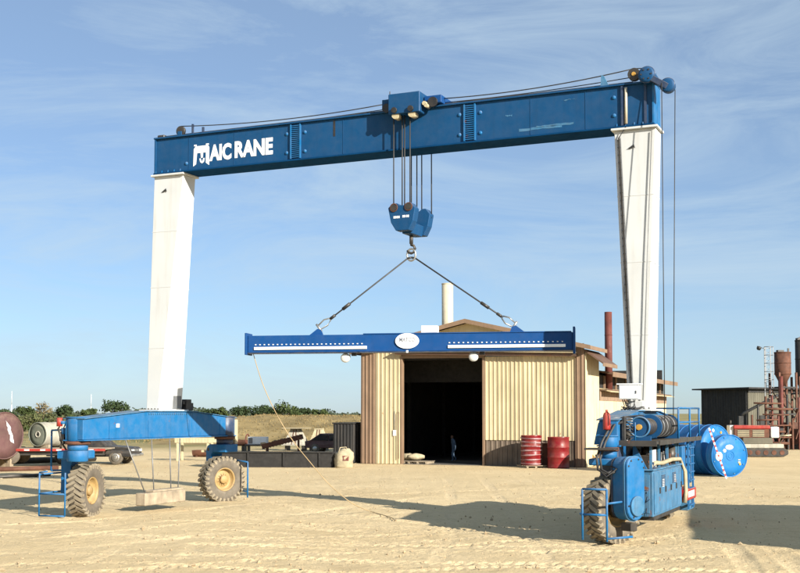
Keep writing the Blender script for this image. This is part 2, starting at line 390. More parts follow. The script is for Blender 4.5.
# small stones and clods scattered over the yard
mb = MB()
for k in range(2600):
    x = random.uniform(-15, 15); y = 19 + 45 * random.random() ** 1.6; r = random.uniform(.008, .03) * (1 + 1.2 * (random.random() < .05))
    if abs(x) > y * .36: continue
    pts = [(r, 0, 0), (-r * .8, r * .3, 0), (0, r, 0), (0, -r * .9, 0), (r * .1, 0, r * .8), (0, 0, -r)]
    a = random.random() * 6.28; ca, sa = math.cos(a), math.sin(a)
    mb.add([(x + u * ca - v * sa, y + u * sa + v * ca, z_ + .012) for u, v, z_ in pts], [(0, 2, 4), (2, 1, 4), (1, 3, 4), (3, 0, 4), (2, 0, 5), (1, 2, 5), (3, 1, 5), (0, 3, 5)])
st = mb.build('gravel', 'clod'); st['kind'] = 'stuff'; st['label'] = 'small clods and stones scattered over the sand'

# dry grass embankment behind the yard
ex = np.linspace(-22, 6, 113); ey = np.linspace(92, 150, 60)
EX, EY = np.meshgrid(ex, ey)
t_ = np.clip((EY - 96) / 20, 0, 1); edge = np.clip((EX + 22) / 5, 0, 1)
EZ = (t_ * t_ * (3 - 2 * t_)) * (2.35 + .25 * vnoise(EX, EY, 7, 21)) * (.5 + .5 * edge) + .35 * vnoise(EX, EY, 2.2, 22) * np.clip(t_ * 3, 0, 1) + .2 * vnoise(EX, EY, .9, 23) * np.clip(t_ * 3, 0, 1)
EZ = EZ * np.clip((150 - EY) / 16, 0, 1) - .08
ne, me_ = EX.shape
mb = MB(); ids = np.arange(ne * me_).reshape(ne, me_)
mb.add(np.stack([EX, EY, EZ], -1).reshape(-1, 3).tolist(), np.stack([ids[:-1, :-1], ids[:-1, 1:], ids[1:, 1:], ids[1:, :-1]], -1).reshape(-1, 4).tolist(), True)
em = mb.build('embankment', 'dry_grass'); struct(em, 'bank of dry yellow grass behind the yard')
def tuft_field(name, spots, m, hmin, hmax, label):
    mb = MB()
    for (x, y, z) in spots:
        for k in range(5):
            a = random.random() * 6.28; h = random.uniform(hmin, hmax); wv = h * .22
            dx, dy = math.cos(a) * wv, math.sin(a) * wv; lx, ly = random.uniform(-.4, .4) * h, random.uniform(-.4, .4) * h
            mb.add([(x - dx, y - dy, z - .03), (x + dx, y + dy, z - .03), (x + lx, y + ly, z + h)], [(0, 1, 2)])
    o = mb.build(name, m); o['kind'] = 'stuff'; o['label'] = label; return o
sp = []
for k in range(5200):
    i, j = random.randrange(ne - 8), random.randrange(me_)
    if EZ[i, j] > .15: sp.append((EX[i, j] + random.uniform(-.15, .15), EY[i, j] + random.uniform(-.4, .4), EZ[i, j]))
tuft_field('grass_tufts', sp, 'dry_grass', .06, .20, 'dry grass tufts growing over the bank')
sp = []
for k in range(5000):
    y = 104 + 90 * random.random() ** 1.5; x = random.uniform(-.40, .42) * y
    if -23 < x < 7 and y < 152: continue
    sp.append((x, y, 0))
tuft_field('rough_grass', sp, 'dry_grass', .06, .2, 'rough dry grass beyond the yard')

# ------------------------------------------------------------------ trees and shrubs
def foliage(name, blobs, n, leaf, m, parent, flat=.6):
    mb = MB(); W_ = [b[3] ** 2 for b in blobs]
    for k in range(n):
        b = random.choices(blobs, W_)[0]
        d = Vector((random.gauss(0, 1), random.gauss(0, 1), random.gauss(0, 1))).normalized()
        rr = b[3] * (random.random() ** .45) * random.uniform(.75, 1.12)
        p = Vector(b[:3]) + Vector((d.x * rr, d.y * rr, d.z * rr * flat))
        nrm = (d + Vector((random.gauss(0, .6), random.gauss(0, .6), random.gauss(0, .6)))).normalized()
        a = nrm.orthogonal().normalized(); c = nrm.cross(a); s_ = leaf * random.uniform(.5, 1.3)
        t = random.random() * 6.28; e1 = a * math.cos(t) + c * math.sin(t); e2 = nrm.cross(e1)
        mb.add([p + e1 * s_, p + e2 * s_ * .55, p - e1 * s_, p - e2 * s_ * .55], [(0, 1, 2, 3)])
    return mb.build(name, m, parent)
def tree(px, top, wpx, Yd, m, label, n=900, bare=False):
    p = at_depth(px, 413, Yd); h = at_depth(px, top - 1.6, Yd).z; wd = wpx * 1.12 / FPX * Yd
    r = empty('tree', (p.x, Yd, -.05)); tag(r, label, 'tree', 'trees along the horizon')
    tb = MB(); th = h * .45
    tb.tube([(0, 0, 0), (.08, 0, th * .5), (-.05, .05, th)], .16, 7)
    blobs = []
    for k in range(9):
        a = k * 2.4 + random.random(); rr = wd * .33 * random.uniform(.35, 1)
        c = Vector((math.cos(a) * rr, math.sin(a) * rr, h * random.uniform(.55, .84)))
        tb.tube([(-.05, .05, th * .9), (c.x * .5, c.y * .5, th + (c.z - th) * .6), c], .05, 5)
        blobs.append((c.x, c.y, c.z, wd * random.uniform(.16, .25)))
    if bare:
        for k in range(40):
            b = random.choice(blobs); q = Vector(b[:3]); e = q + Vector((random.uniform(-.7, .7), random.uniform(-.7, .7), random.uniform(0, .8)))
            tb.tube([q, (q + e) / 2 + Vector((.05, 0, .1)), e], .022, 4)
    tb.build('trunk', 'bark', r)
    foliage('crown', blobs, n // 4 if bare else n, .0011 * Yd + .03, m, r, .7)
    return r
TREES = [(8, 410, 20, 240, 'leaf_a', 'low dark tree at the far left behind the brown tank'),
         (26, 407, 22, 235, 'leaf_b', 'round dark tree beyond the green tank, far left'),
         (43, 402, 24, 215, 'leaf_dry', 'thin half-bare tree rising above the green tank'),
         (64, 405, 22, 235, 'leaf_a', 'dark tree left of the broad lone tree beyond the blue corner post'),
         (88, 409, 18, 250, 'leaf_b', 'small tree between the blue corner post and the broad lone tree'),
         (115, 400, 34, 205, 'leaf_a', 'broad dark tree standing above the front half of the left sill beam'),
         (140, 409, 18, 250, 'leaf_b', 'low tree just left of the left white leg'),
         (206, 409, 20, 240, 'leaf_a', 'dark tree right of the left white leg'),
         (220, 407, 20, 235, 'leaf_b', 'small tree above the rear end of the left sill beam'),
         (240, 406, 24, 230, 'leaf_a', 'dark round tree beyond the white box'),
         (262, 406, 24, 225, 'leaf_a', 'mid green tree left of the tallest tree by the dry bank'),
         (282, 402, 36, 210, 'leaf_b', 'tallest green tree above the dry grass bank'),
         (301, 407, 18, 225, 'leaf_a', 'small tree leaning on the right of the tallest bank tree'),
         (321, 410, 16, 240, 'leaf_b', 'tiny lone tree nearest the barn on the horizon')]
for t in TREES: tree(*t, bare=(t[4] == 'leaf_dry'))
SHR = []
for k in range(17):
    px = -14 + k * 9.4 + random.uniform(-3, 3)
    SHR.append((px, 409.5 + random.uniform(0, 5), random.uniform(135, 172), random.choice(['leaf_b', 'leaf_c', 'leaf_b'])))
ordn = ['first', 'second', 'third', 'fourth', 'fifth', 'sixth', 'seventh', 'eighth', 'ninth', 'tenth', 'eleventh', 'twelfth', 'thirteenth', 'fourteenth', 'fifteenth', 'sixteenth', 'seventeenth']
for k, (px, top, Yd, m) in enumerate(SHR):
    p = at_depth(px, 413, Yd); h = max(1.6, at_depth(px, top, Yd).z)
    r = empty('shrub', (p.x, Yd, -.05)); tag(r, 'yellowish green shrub, %s from the left in the hedge-like belt' % ordn[k], 'shrub', 'belt of shrubs at the left')
    s_ = MB()
    for j in range(5): s_.tube([(0, 0, 0), (random.uniform(-.3, .3), random.uniform(-.3, .3), h * .4), (random.uniform(-.8, .8), random.uniform(-.8, .8), h * .75)], .04, 5)
    s_.build('stem', 'bark', r)
    foliage('crown', [(random.uniform(-1.5, 1.5), random.uniform(-1, 1), h * random.uniform(.18, .75), random.uniform(.55, 1.0)) for _ in range(12)], 1100, .17, m, r, .8)
# distant low wood along the horizon: one mass
mb = MB()
for k in range(16000):
    y = random.uniform(300, 420); x = random.uniform(-.40, -.035) * y
    hh = max(.6, 2.6 + 3.0 * mnoise.noise(Vector((x * .07, y * .004, 0))) + 1.4 * mnoise.noise(Vector((x * .25, y * .05, 3))))
    p = Vector((x, y, hh * random.random() ** .6))
    a = random.random() * 6.28; s_ = random.uniform(.25, .6)
    mb.add([p + Vector((math.cos(a) * s_, math.sin(a) * s_, 0)), p + Vector((0, 0, s_ * .8)), p - Vector((math.cos(a) * s_, math.sin(a) * s_, 0)), p - Vector((0, 0, s_ * .5))], [(0, 1, 2, 3)])
fw = mb.build('far_wood', 'leaf_haze'); fw['kind'] = 'stuff'; fw['label'] = 'low dark line of scrub on the far horizon'
# two thin masts
for px, top, lab in ((11.5, 391, 'thin pale mast rising at the far left edge'), (91, 394, 'thin pale mast above the blue corner post')):
    p = at_depth(px, 413, 260); h = at_depth(px, top, 260).z
    o = MB().cyl((0, 0, 0), (0, 0, h * .6), .13, .09, 8).cyl((0, 0, h * .6), (0, 0, h), .08, .05, 8).build('mast', 'decal_grey')
    o.location = (p.x, 260, 0); tag(o, lab, 'mast', 'thin masts on the horizon')

# ------------------------------------------------------------------ rubber tyred gantry crane
# local frame: x along the main beam (right +), y along the sills (away +), z up
CRZ = R(-23.834); CL = Vector((-.465, 30.25, 0))
crane = empty('gantry_crane', CL, CRZ)
tag(crane, 'blue and white rubber-tyred gantry crane spanning the sandy yard', 'crane')
B0, B1, BZ0, BZ1, BV = -7.05, 7.25, 9.58, 10.56, .33
beam = MB().box(B0, B1, -BV, BV, BZ0, BZ1).build('main_beam', 'beam_blue', crane, .008)
MB().box(B0 - .02, B1 + .02, -BV - .07, BV + .07, BZ1 + .001, BZ1 + .045).build('flange', 'beam_blue', beam, .004)
MB().box(B0 - .02, B1 + .02, -BV - .07, BV + .07, BZ0 - .045, BZ0 - .001).build('flange', 'flange_shade', beam, .004)
for u in (-7.5 + .46, 7.24): MB().box(u - .012, u + .03, -BV - .05, BV + .05, BZ0 + .003, BZ1 - .003).build('end_plate', 'crane_blue' if u > 0 else 'beam_blue', beam)
rail = MB().box(B0 + .3, B1 - .5, -.27, -.21, BZ1 + .046, BZ1 + .10).box(B0 + .3, B1 - .5, .21, .27, BZ1 + .046, BZ1 + .10).build('trolley_rail', 'steel_dark', beam)
# weld seams / stiffener edges on the face
for u in (-5.9, -4.4, -1.0, .7, 4.2, 5.6):
    MB().box(u - .008, u + .008, -BV - .008, -BV + .002, BZ0 + .02, BZ1 - .02).build('weld_seam', 'beam_blue', beam)
for u in (-2.44, 2.6):
    lb = MB().box(u - .16, u - .125, -BV - .05, -BV + .002, BZ0 + .02, BZ1 - .02).box(u + .125, u + .16, -BV - .05, -BV + .002, BZ0 + .02, BZ1 - .02)
    for k in range(17): lb.box(u - .124, u + .124, -BV - .04, -BV + .002, BZ0 + .05 + k * .054, BZ0 + .068 + k * .054)
    lb.build('splice_ladder', 'crane_blue', beam)
dome = MB().lathe([(0, -.035), (.02, -.032), (.038, -.024), (.05, -.008), (.052, .01)], (0, 0, 0), (0, 1, 0), 14)
dm_b = dome.build('bolt_cover', 'crane_blue', mesh_only=True)
for u, z in ((-2.72, 10.3), (-2.72, 9.78), (-2.16, 10.3), (-2.16, 9.78), (2.32, 10.3), (2.32, 9.78), (2.88, 10.3), (2.88, 9.78), (-5.98, 9.78), (6.3, 9.86), (6.3, 10.3)):
    inst('bolt_cover', dm_b, beam, (u, -BV - .001, z))
# pale rub marks and drain streaks
for u0, u1, z0, z1 in ((3.9, 5.0, 9.71, 9.78), (4.35, 5.3, 9.76, 9.81), (3.55, 3.72, 10.12, 10.16), (5.05, 5.35, 10.36, 10.385)):
    n = 9; top = [(u0 + (u1 - u0) * i / n, z1 + random.uniform(-.02, .012)) for i in range(n + 1)]; bot = [(u1 - (u1 - u0) * i / n, z0 + random.uniform(-.012, .02)) for i in range(n + 1)]
    MB().prism(top + bot, 'y', -BV - .0045, -BV - .0015).build('scuff_mark', 'worn_blue', beam)
MB().box(-1.3, -1.24, -BV - .006, -BV - .001, 10.1, 10.53).build('drip_stain', 'black', beam)
# lettering: gantry-shaped mark, then AIC RANE
EM = lambda a: -5.75 + (a + 5.78) * .53 / .68
def em(poly, lg): return lg.prism([(EM(a), 9.71 + (z - 9.70) * .95) for a, z in poly], 'y', -BV - .006, -BV - .001)
lg = MB()
em([(-5.78, 9.66), (-5.66, 9.72), (-5.62, 10.05), (-5.24, 10.05), (-5.24, 9.74), (-5.10, 9.66), (-5.10, 10.20), (-5.16, 10.26), (-5.68, 10.26), (-5.76, 10.18)], lg)
em([(-5.47, 10.046), (-5.45, 9.90), (-5.37, 9.90), (-5.36, 10.046)], lg); em([(-5.52, 9.88), (-5.48, 9.77), (-5.40, 9.73), (-5.32, 9.77), (-5.29, 9.885), (-5.35, 9.885), (-5.39, 9.80), (-5.43, 9.80), (-5.46, 9.885)], lg)
em([(-5.75, 10.265), (-5.64, 10.265), (-5.64, 10.31), (-5.75, 10.31)], lg); em([(-5.24, 10.265), (-5.12, 10.265), (-5.12, 10.31), (-5.24, 10.31)], lg)
lg.build('emblem', 'sign_white', beam)
for body, x0, wd, z0 in (('AIC', -5.21, .72, 9.77), ('RANE', -4.38, 1.22, 9.79)):
    inst('lettering', text_mesh(body, wd, .47, 'sign_white', .005, .045), beam, (x0, -BV - .004, z0), (R(90), 0, 0))
# conduit on the right end of the beam face
MB().tube([(6.6, -BV - .045, 9.62), (6.6, -BV - .045, 10.5)], .035, 8).build('conduit', 'stack_cream', beam)
MB().box(6.48, 6.54, -BV - .05, -BV + .002, BZ0 + .01, BZ1 - .01).box(7.03, 7.09, -BV - .03, -BV + .002, BZ0 + .01, BZ1 - .01).build('stiffener', 'dark_blue', beam)

# legs: wide across the beam at the top, wide along the sill at the foot
def leg(sx, t0, t1, b0, b1):
    zt, zb = BZ0 - .10, 2.80
    ring = lambda z, u0, u1, v: [(u0, -v, z), (u1, -v, z), (u1, v, z), (u0, v, z)]
    l = MB().loft([ring(zb, b0, b1, .58), ring(zt, t0, t1, .30)]).build('leg', 'leg_white', crane, .012)
    MB().box(t0 - .06, t1 + .06, -.40, .40, zt + .001, zt + .054).build('cap_plate', 'leg_white', l, .006)
    MB().box(b0 - .14, b1 + .14, -.74, .74, zb - .05, zb - .001).build('base_plate', 'leg_white', l, .006)
    g = MB()
    for k in range(5):
        u = t0 + .08 + (t1 - t0 - .16) * k / 4
        g.prism([(-.40, zt + .055), (-.335, zt + .055), (-.335, zt + .17)], 'x', u - .012, u + .012)
    g.build('gusset', 'crane_blue', l)
    for t in (.26, .52, .76):       # plate joints
        z = zb + (zt - zb) * t; k = t; u0 = b0 + (t0 - b0) * k; u1 = b1 + (t1 - b1) * k; v = .58 - .28 * k
        MB().loft([ring(z - .008, u0 - .006, u1 + .006, v + .006), ring(z + .008, u0 - .006, u1 + .006, v + .006)]).build('weld_seam', 'leg_white', l)
    for d in (.06, -.06):           # edge flats
        uu0, uu1 = (b1, t1) if sx < 0 else (b0, t0)
    g2 = MB()
    for k in range(6): g2.cyl((b0 - .08 + (b1 - b0 + .16) * k / 5, -.68, zb - .001), (b0 - .08 + (b1 - b0 + .16) * k / 5, -.68, zb + .035), .02, n=6)
    g2.build('base_bolts', 'steel_dark', l)
    return l
legL = leg(-1, -7.10, -6.10, -7.08, -6.69); legR = leg(1, 6.29, 7.29, 6.62, 7.05)
for l, u in ((legL, -6.72), (legR, 6.72)):
    MB().prism([(u - .1, 9.02), (u + .05, 9.12), (u + .08, 9.02), (u + .03, 9.05), (u, 9.02)], 'y', -.345, -.335).build('stencil_mark', 'shed_dark', l)
# cable ladder up the inner edge of the right leg
cl = MB(); 
def lx(z): k = (z - 2.8) / 6.68; return 6.62 + (6.29 - 6.62) * k + .10, -(.58 - .28 * k) - .03
a = lx(3.1); b = lx(9.3)
for d in (-.05, .05): cl.bar((a[0] + d, a[1], 3.1), (b[0] + d, b[1], 9.3), .018, .03)
for k in range(34):
    z = 3.15 + k * .185; u, v = lx(z); cl.bar((u - .05, v, z), (u + .05, v, z), .015, .02)
clo = cl.build('cable_ladder', 'steel_grey', legR)
MB().tube([(lx(3.1)[0] + .015, lx(3.1)[1] - .015, 3.1), (lx(9.3)[0] + .015, lx(9.3)[1] - .015, 9.3), (6.6, -BV - .06, 9.55)], .02, 6).build('cable', 'cable', clo)
MB().tube([(6.98, -.62, 3.0), (7.08, -.50, 6), (7.2, -.34, 9.4)], .012, 5).build('cable', 'steel_grey', legR)
jb = MB().box(6.50, 6.96, -.98, -.72, 3.02, 3.36).build('junction_box', 'plain_white', legR, .01)
MB().box(6.52, 6.94, -.992, -.981, 3.05, 3.33).build('door', 'plain_white', jb, .004); MB().box(6.89, 6.91, -1.005, -.993, 3.15, 3.22).build('latch', 'steel_dark', jb)
MB().box(6.45, 7.0, -1.0, -.70, 3.361, 3.385).build('rain_hood', 'plain_white', jb)
cb = MB()
for k in range(9):
    x0 = 6.5 + random.random() * .4; x1 = 6.45 + random.random() * .6
    cb.tube([(x0, -.85, 3.03), (x0 + random.uniform(-.1, .1), -.95, 2.9 - random.random() * .1), ((x0 + x1) / 2, -.9, 2.78), (x1, -.8, 2.85)], .012, 5)
cb.build('cable_bundle', 'cable', legR)
MB().box(6.66, 7.02, -.80, -.62, 2.82, 2.98).build('clamp_box', 'leg_white', legR, .01)
MB().box(-6.69, -6.655, .1, .52, 2.83, 3.32).build('access_panel', 'steel_grey', legL, .006)

# sills
def sill(u0, u1, mname, v0=-3.95):
    poly = [(v0, 2.02), (3.25, 2.02), (3.25, 2.54), (.95, 2.74), (-1.35, 2.74), (v0, 2.54)]
    s_ = MB().prism(poly, 'x', u0, u1).build('sill_beam', mname, crane, .012)
    MB().prism([(v0 - .02, 2.545), (-1.35, 2.745), (-1.35, 2.765), (v0 - .02, 2.565)], 'x', u0 - .05, u1 + .05).prism([(.95, 2.745), (3.27, 2.545), (3.27, 2.565), (.95, 2.765)], 'x', u0 - .05, u1 + .05).box(u0 - .05, u1 + .05, -1.348, .948, 2.744, 2.768).build('flange', 'worn_blue', s_)
    MB().box(u0 - .05, u1 + .05, v0 - .02, 3.27, 1.99, 2.018).build('flange', mname, s_)
    return s_
sillL = sill(-7.12, -6.55, 'crane_blue'); sillR = sill(6.60, 7.0, 'crane_blue', -3.3)
for s_, uu in ((sillL, (-6.55,)), (sillR, (7.0,))):
    for v in (-2.9, -1.2, .8, 2.4): MB().box(uu[0] - .001, uu[0] + .012, v - .02, v + .02, 2.03, 2.5).build('stiffener', 'crane_blue', s_)
# small bolt heads along the top of the left sill
for s_, u in ((sillL, -6.54), (sillR, 7.01)):
    bm_ = MB()
    for k in range(22): bm_.box(u - .002, u + .014, -1.2 + k * .1, -1.165 + k * .1, 2.66, 2.70)
    bm_.build('bolt_row', 'worn_blue', s_)
MB().box(-6.548, -6.53, -2.62, -2.50, 2.32, 2.42).build('plate', 'plain_white', sillL)

# wheels: tyre > rim > (flat) hub
def tyre_mesh(Rr=.71, wd=.46):
    mb = MB(); h = wd / 2
    mb.lathe([(.33, -h * .62), (.36, -h * .8), (.46, -h * .98), (.56, -h), (.63, -h * .95), (.665, -h * .8), (.675, 0), (.665, h * .8), (.63, h * .95), (.56, h), (.46, h * .98), (.36, h * .8), (.33, h * .62), (.31, 0)], (0, 0, 0), (1, 0, 0), 48, True, True)
    return mb.build('wheel', 'rubber', mesh_only=True)
def lug_mesh(Rr=.71, wd=.46):
    mb = MB(); h = wd / 2; n = 28
    for side in (-1, 1):
        for k in range(n):
            t = 2 * math.pi * (k + (.5 if side > 0 else 0)) / n
            rad = Vector((0, math.cos(t), math.sin(t))); tan = Vector((0, -math.sin(t), math.cos(t))); ax = Vector((1, 0, 0))
            dirn = (ax * side + tan * .55).normalized(); perp = rad.cross(dirn).normalized()
            M = Matrix((dirn, perp, rad)).transposed()
            c = rad * (Rr - .036) + ax * side * h * .50 + tan * .035
            mb.obox(c, (h * .58, .038, .028), M)
            # shoulder lug running down the sidewall
            c2 = rad * (Rr - .085) + ax * side * (h * .95) + tan * .085
            mb.obox(c2, (.016, .034, .055), Matrix((ax, tan, rad)).transposed())
    return mb.build('tread', 'tread_dust', mesh_only=True)
def rim_mesh():
    mb = MB()
    for sg in (-1, 1):
        mb.lathe([(.345, sg * .0), (.345, sg * .150), (.36, sg * .185), (.335, sg * .19), (.315, sg * .14), (.30, sg * .03), (.23, sg * .012), (.21, sg * .05), (.0, sg * .05)], (0, 0, 0), (1, 0, 0), 36)
    return mb.build('rim', 'rim_yellow', mesh_only=True)
def hub_mesh():
    mb = MB().lathe([(.13, .05), (.13, .12), (.105, .15), (.0, .155)], (0, 0, 0), (1, 0, 0), 20).lathe([(.13, -.05), (.13, -.12), (.105, -.15), (.0, -.155)], (0, 0, 0), (1, 0, 0), 20)
    for k in range(12):
        t = k * math.pi / 6
        for sg in (-1, 1): mb.cyl((sg * .05, math.cos(t) * .165, math.sin(t) * .165), (sg * .088, math.cos(t) * .165, math.sin(t) * .165), .016, n=6)
    return mb.build('hub', 'rim_yellow', mesh_only=True)
TY, LU, RI, HU = tyre_mesh(), lug_mesh(), rim_mesh(), hub_mesh()
def wheel(u, v, rz, spin, label):
    w_ = inst('wheel', TY, crane, (u, v, .67), (spin, 0, rz)); w_['label'] = label
    inst('tread', LU, w_); inst('rim', RI, w_); inst('hub', HU, w_); return w_
LF, LR, RF, RR = (-7.16, -3.05, R(13)), (-6.72, 2.80, R(-26)), (6.86, -3.36, R(-27)), (6.72, 2.9, 0)
wheel(*LF, .1, 'front wheel at the left, turned slightly'); wheel(*LR, .35, 'rear wheel at the left, turned to show its yellow rim')
wheel(*RF, .2, 'front wheel at the right with its tread towards the viewer'); wheel(*RR, 0, 'rear wheel at the right behind the engine housing')

# forks (steered, cantilevered): kingpin tube, turntable, gooseneck arm on the outer side
def fork(u, v, rz, kin, mname):
    g = empty_local = None
    f_ = MB()
    # arm in wheel frame, then turned about the vertical through the wheel
    prof = [(-.62, .60), (-.34, .60), (-.34, 1.32), (-.30, 1.44), (-.18, 1.50), (-.04, 1.50), (-.04, 1.74), (-.42, 1.74), (-.56, 1.68), (-.62, 1.54)]
    f_.loft([[(a, -.20, z) for a, z in prof], [(a, .20, z) for a, z in prof]])
    o = f_.build('wheel_fork', mname, crane, .02, 2); o.location = (u, v, 0); o.rotation_euler = (0, 0, rz)
    ax = MB().cyl((-.66, 0, .685), (-.1, 0, .685), .12, n=18).build('axle', mname, o)
    MB().cyl((-.48, -.206, 1.58), (-.48, .206, 1.58), .06, n=14).build('pivot_hole', 'black', o)
    return o
fkL = fork(*LF, None, 'crane_blue'); fork(*LR, None, 'crane_blue'); 
def kingpin(u, v, mname, top=2.575, q=1.):
    k = MB().cyl((u, v, 1.98), (u, v, top), .285 * q, n=28).build('kingpin_tube', mname, crane, .01)
    MB().cyl((u, v, 1.90), (u, v, 1.979), .32 * q, n=28).build('turntable', 'rust', k)
    MB().cyl((u, v, 1.741), (u, v, 1.899), .26 * q, n=28).build('post', mname, k)
    MB().cyl((u, v, top + .001), (u, v, top + .03), .31 * q, n=28).build('cap', mname, k)
    return k
kingpin(-6.90, -3.72, 'crane_blue'); kingpin(-6.72, 2.95, 'dark_blue'); kingpin(6.80, -3.30, 'crane_blue', 2.2, .7); kingpin(6.72, 2.9, 'crane_blue')
# bracket under the front left kingpin that carries the gooseneck
MB().cyl((-6.90, -3.72, 1.46), (-6.90, -3.72, 1.742), .265, n=28).build('fork_head', 'crane_blue', crane, .015)
MB().box(-7.50, -6.95, -3.82, -2.95, 1.51, 1.735).build('fork_bridge', 'crane_blue', crane, .03)
MB().box(-6.98, -6.46, 2.60, 3.3, 1.50, 1.742).build('fork_head', 'crane_blue', crane, .02)
# steering cylinder, hoses and red light at the front left post
MB().cyl((-7.25, -3.75, 2.10), (-7.25, -3.75, 2.32), .13, n=16).cyl((-7.2, -3.95, 2.42), (-7.2, -3.95, 2.5), .07, n=10).build('steering_motor', 'crane_blue', crane)
MB().tube([(-7.2, -3.95, 2.5), (-7.3, -4.0, 2.3), (-7.22, -3.98, 2.05), (-7.3, -3.9, 1.8)], .03, 6).tube([(-7.3, -3.8, 2.6), (-7.38, -3.9, 2.3), (-7.28, -3.9, 1.95), (-7.2, -3.8, 1.75)], .025, 6).tube([(-7.3, -3.7, 2.45), (-7.45, -3.7, 2.2), (-7.35, -3.7, 1.9)], .03, 6).box(-7.33, -7.2, -3.92, -3.8, 1.98, 2.16).build('hose', 'black', crane)
MB().cyl((-7.28, -3.98, 2.36), (-7.28, -3.98, 2.58), .075, n=14).build('warning_lamp', 'red', crane)
# dark box on the sill just behind the left leg
MB().box(-6.95, -6.62, .72, .98, 2.77, 3.1).box(-6.9, -6.65, .6, .72, 2.95, 3.05).box(-6.85, -6.7, 1.0, 1.2, 2.78, 3.0).build('flood_lamp', 'black', crane, .01)
# cream strut at the rear end of the left sill
MB().bar((-6.62, 3.34, 1.75), (-6.62, 3.34, 2.5), .16, .16).build('strut', 'cream', crane, .01)

# tubular wheel guards
def guard(name, pts_list, r=.022, m='crane_blue'):
    mb = MB()
    for pts in pts_list: mb.tube(pts, r, 7)
    return mb.build(name, m, crane)
x0, x1, yv = -7.93, -7.18, -3.95
guard('wheel_guard', [[(x0, yv, .06), (x0, yv, 1.17)], [(x1, yv + .1, .06), (x1, yv + .1, 1.17)], [(x0, yv, .06), (x1, yv + .1, .06)], [(x0, yv, .62), (x1, yv + .1, .62)], [(x0, yv, 1.17), (x0 + .25, yv, 1.20)], [(x0, yv, .62), (x0 + .15, -3.2, .66)], [(x0, yv, 1.12), (x0 + .15, -3.2, 1.14)]])
guard('wheel_guard', [[(-7.90, -3.55, 1.2), (-7.90, -3.55, 2.25)], [(-7.90, -3.55, 2.25), (-7.35, -3.55, 2.27)], [(-7.90, -3.55, 1.2), (-7.7, -3.2, 1.2)]], .025)
guard('wheel_guard', [[(-5.92, 3.0, .12), (-5.92, 3.0, 1.2)], [(-5.92, 3.0, 1.2), (-6.5, 3.2, 1.25)], [(-5.92, 3.0, .3), (-6.3, 3.3, .3)]], .025)
x0, x1, yv = 6.46, 6.97, -4.18
guard('wheel_guard', [[(x0, yv, .10), (x0, yv, 1.14)], [(x1, yv, .0 + .08), (x1, yv, 1.14)], [(x0, yv, 1.14), (x1, yv, 1.14)], [(x0, yv, .62), (x1, yv, .62)], [(x1, yv, .85), (7.25, -3.8, .88)], [(x1, yv, .14), (7.42, -3.85, .17)]], .024)
guard('wheel_guard', [[(6.38, -4.05, .62), (6.38, -3.0, .62)], [(6.46, -4.18, .62), (6.38, -4.05, .62)]], .02)

# front right drive: rounded chain case on the outer side of the wheel
cc = []
for k in range(9): t = R(180 + 180 * k / 8); cc.append((.28 * math.cos(t), .76 + .28 * math.sin(t)))
for k in range(7): t = R(0 + 90 * k / 6); cc.append((.28 - .19 + .19 * math.cos(t), 1.60 + .19 * math.sin(t)))
for k in range(7): t = R(90 + 90 * k / 6); cc.append((-.28 + .19 + .19 * math.cos(t), 1.60 + .19 * math.sin(t)))
case = MB().prism(cc, 'x', .28, .68).build('chain_case', 'crane_blue', crane, .03, 2)
case.location = (RF[0], RF[1], 0); case.rotation_euler = (0, 0, RF[2])
MB().prism([(a * 1.05, 1.18 + (z - 1.18) * 1.03) for a, z in cc], 'x', .57, .61).build('case_flange', 'worn_blue', case)
MB().cyl((.68, 0, .78), (.73, 0, .78), .21, n=28).build('bearing_cover', 'worn_blue', case, .01)
MB().prism([(a * .98, 1.18 + (z - 1.18) * .98) for a, z in cc], 'x', .235, .279).build('case_back', 'dark_blue', case)  # darker blue plate: shade of the case edge put into its colour
for k in range(9):
    a, z = cc[::3][k % len(cc[::3])]; MB().cyl((.68, a * .86, 1.18 + (z - 1.18) * .92), (.695, a * .86, 1.18 + (z - 1.18) * .92), .02, n=6).build('bolt', 'steel_dark', case)
MB().cyl((.1, 0, .70), (.28, 0, .70), .2, n=24).build('axle', 'steel_dark', case)
MB().box(.34, .62, -.10, .10, .26, .43).build('foot_bracket', 'steel_dark', case, .015)
MB().box(6.45, 7.25, -3.62, -3.1, 1.60, 1.742).build('fork_head', 'crane_blue', crane, .02)

# engine housing beside the right sill with doors, deck, winch and railing
eng = MB().box(7.02, 7.62, -2.72, .58, .48, 1.46).build('engine_housing', 'worn_blue', crane, .015)
MB().box(6.98, 7.65, -2.76, .62, 1.461, 1.50).build('cover_plate', 'worn_blue', eng, .008)
for k in range(5):
    v0 = -2.66 + k * .64; d = MB().box(7.621, 7.645, v0, v0 + .60, .54, 1.42).build('door', 'worn_blue', eng, .006)
    MB().box(7.646, 7.67, v0 + .50, v0 + .54, .95, 1.08).build('handle', 'steel_dark', d)
    if k in (1, 3):
        lv = MB()
        for j in range(7): lv.box(7.646, 7.662, v0 + .08, v0 + .46, 1.10 + j * .036, 1.118 + j * .036)
        lv.build('louvre', 'dark_blue', d)
MB().box(7.646, 7.65, -1.82, -1.62, 1.08, 1.26).build('notice', 'sign_white', eng)
MB().box(7.646, 7.65, -.42, -.24, 1.10, 1.28).build('notice', 'decal_grey', eng)
MB().box(7.08, 7.55, -2.735, -2.721, .56, 1.38).build('front_panel', 'worn_blue', eng, .006)
sc_ = MB()
for k in range(16): 
    y_ = random.uniform(.6, 1.2); x_ = random.uniform(7.12, 7.5); sc_.tube([(x_, -2.742, y_), (x_ + random.uniform(-.1, .1), -2.742, y_ + random.uniform(-.2, .15))], .006, 4)
sc_.build('scrape_marks', 'dark_blue', eng)
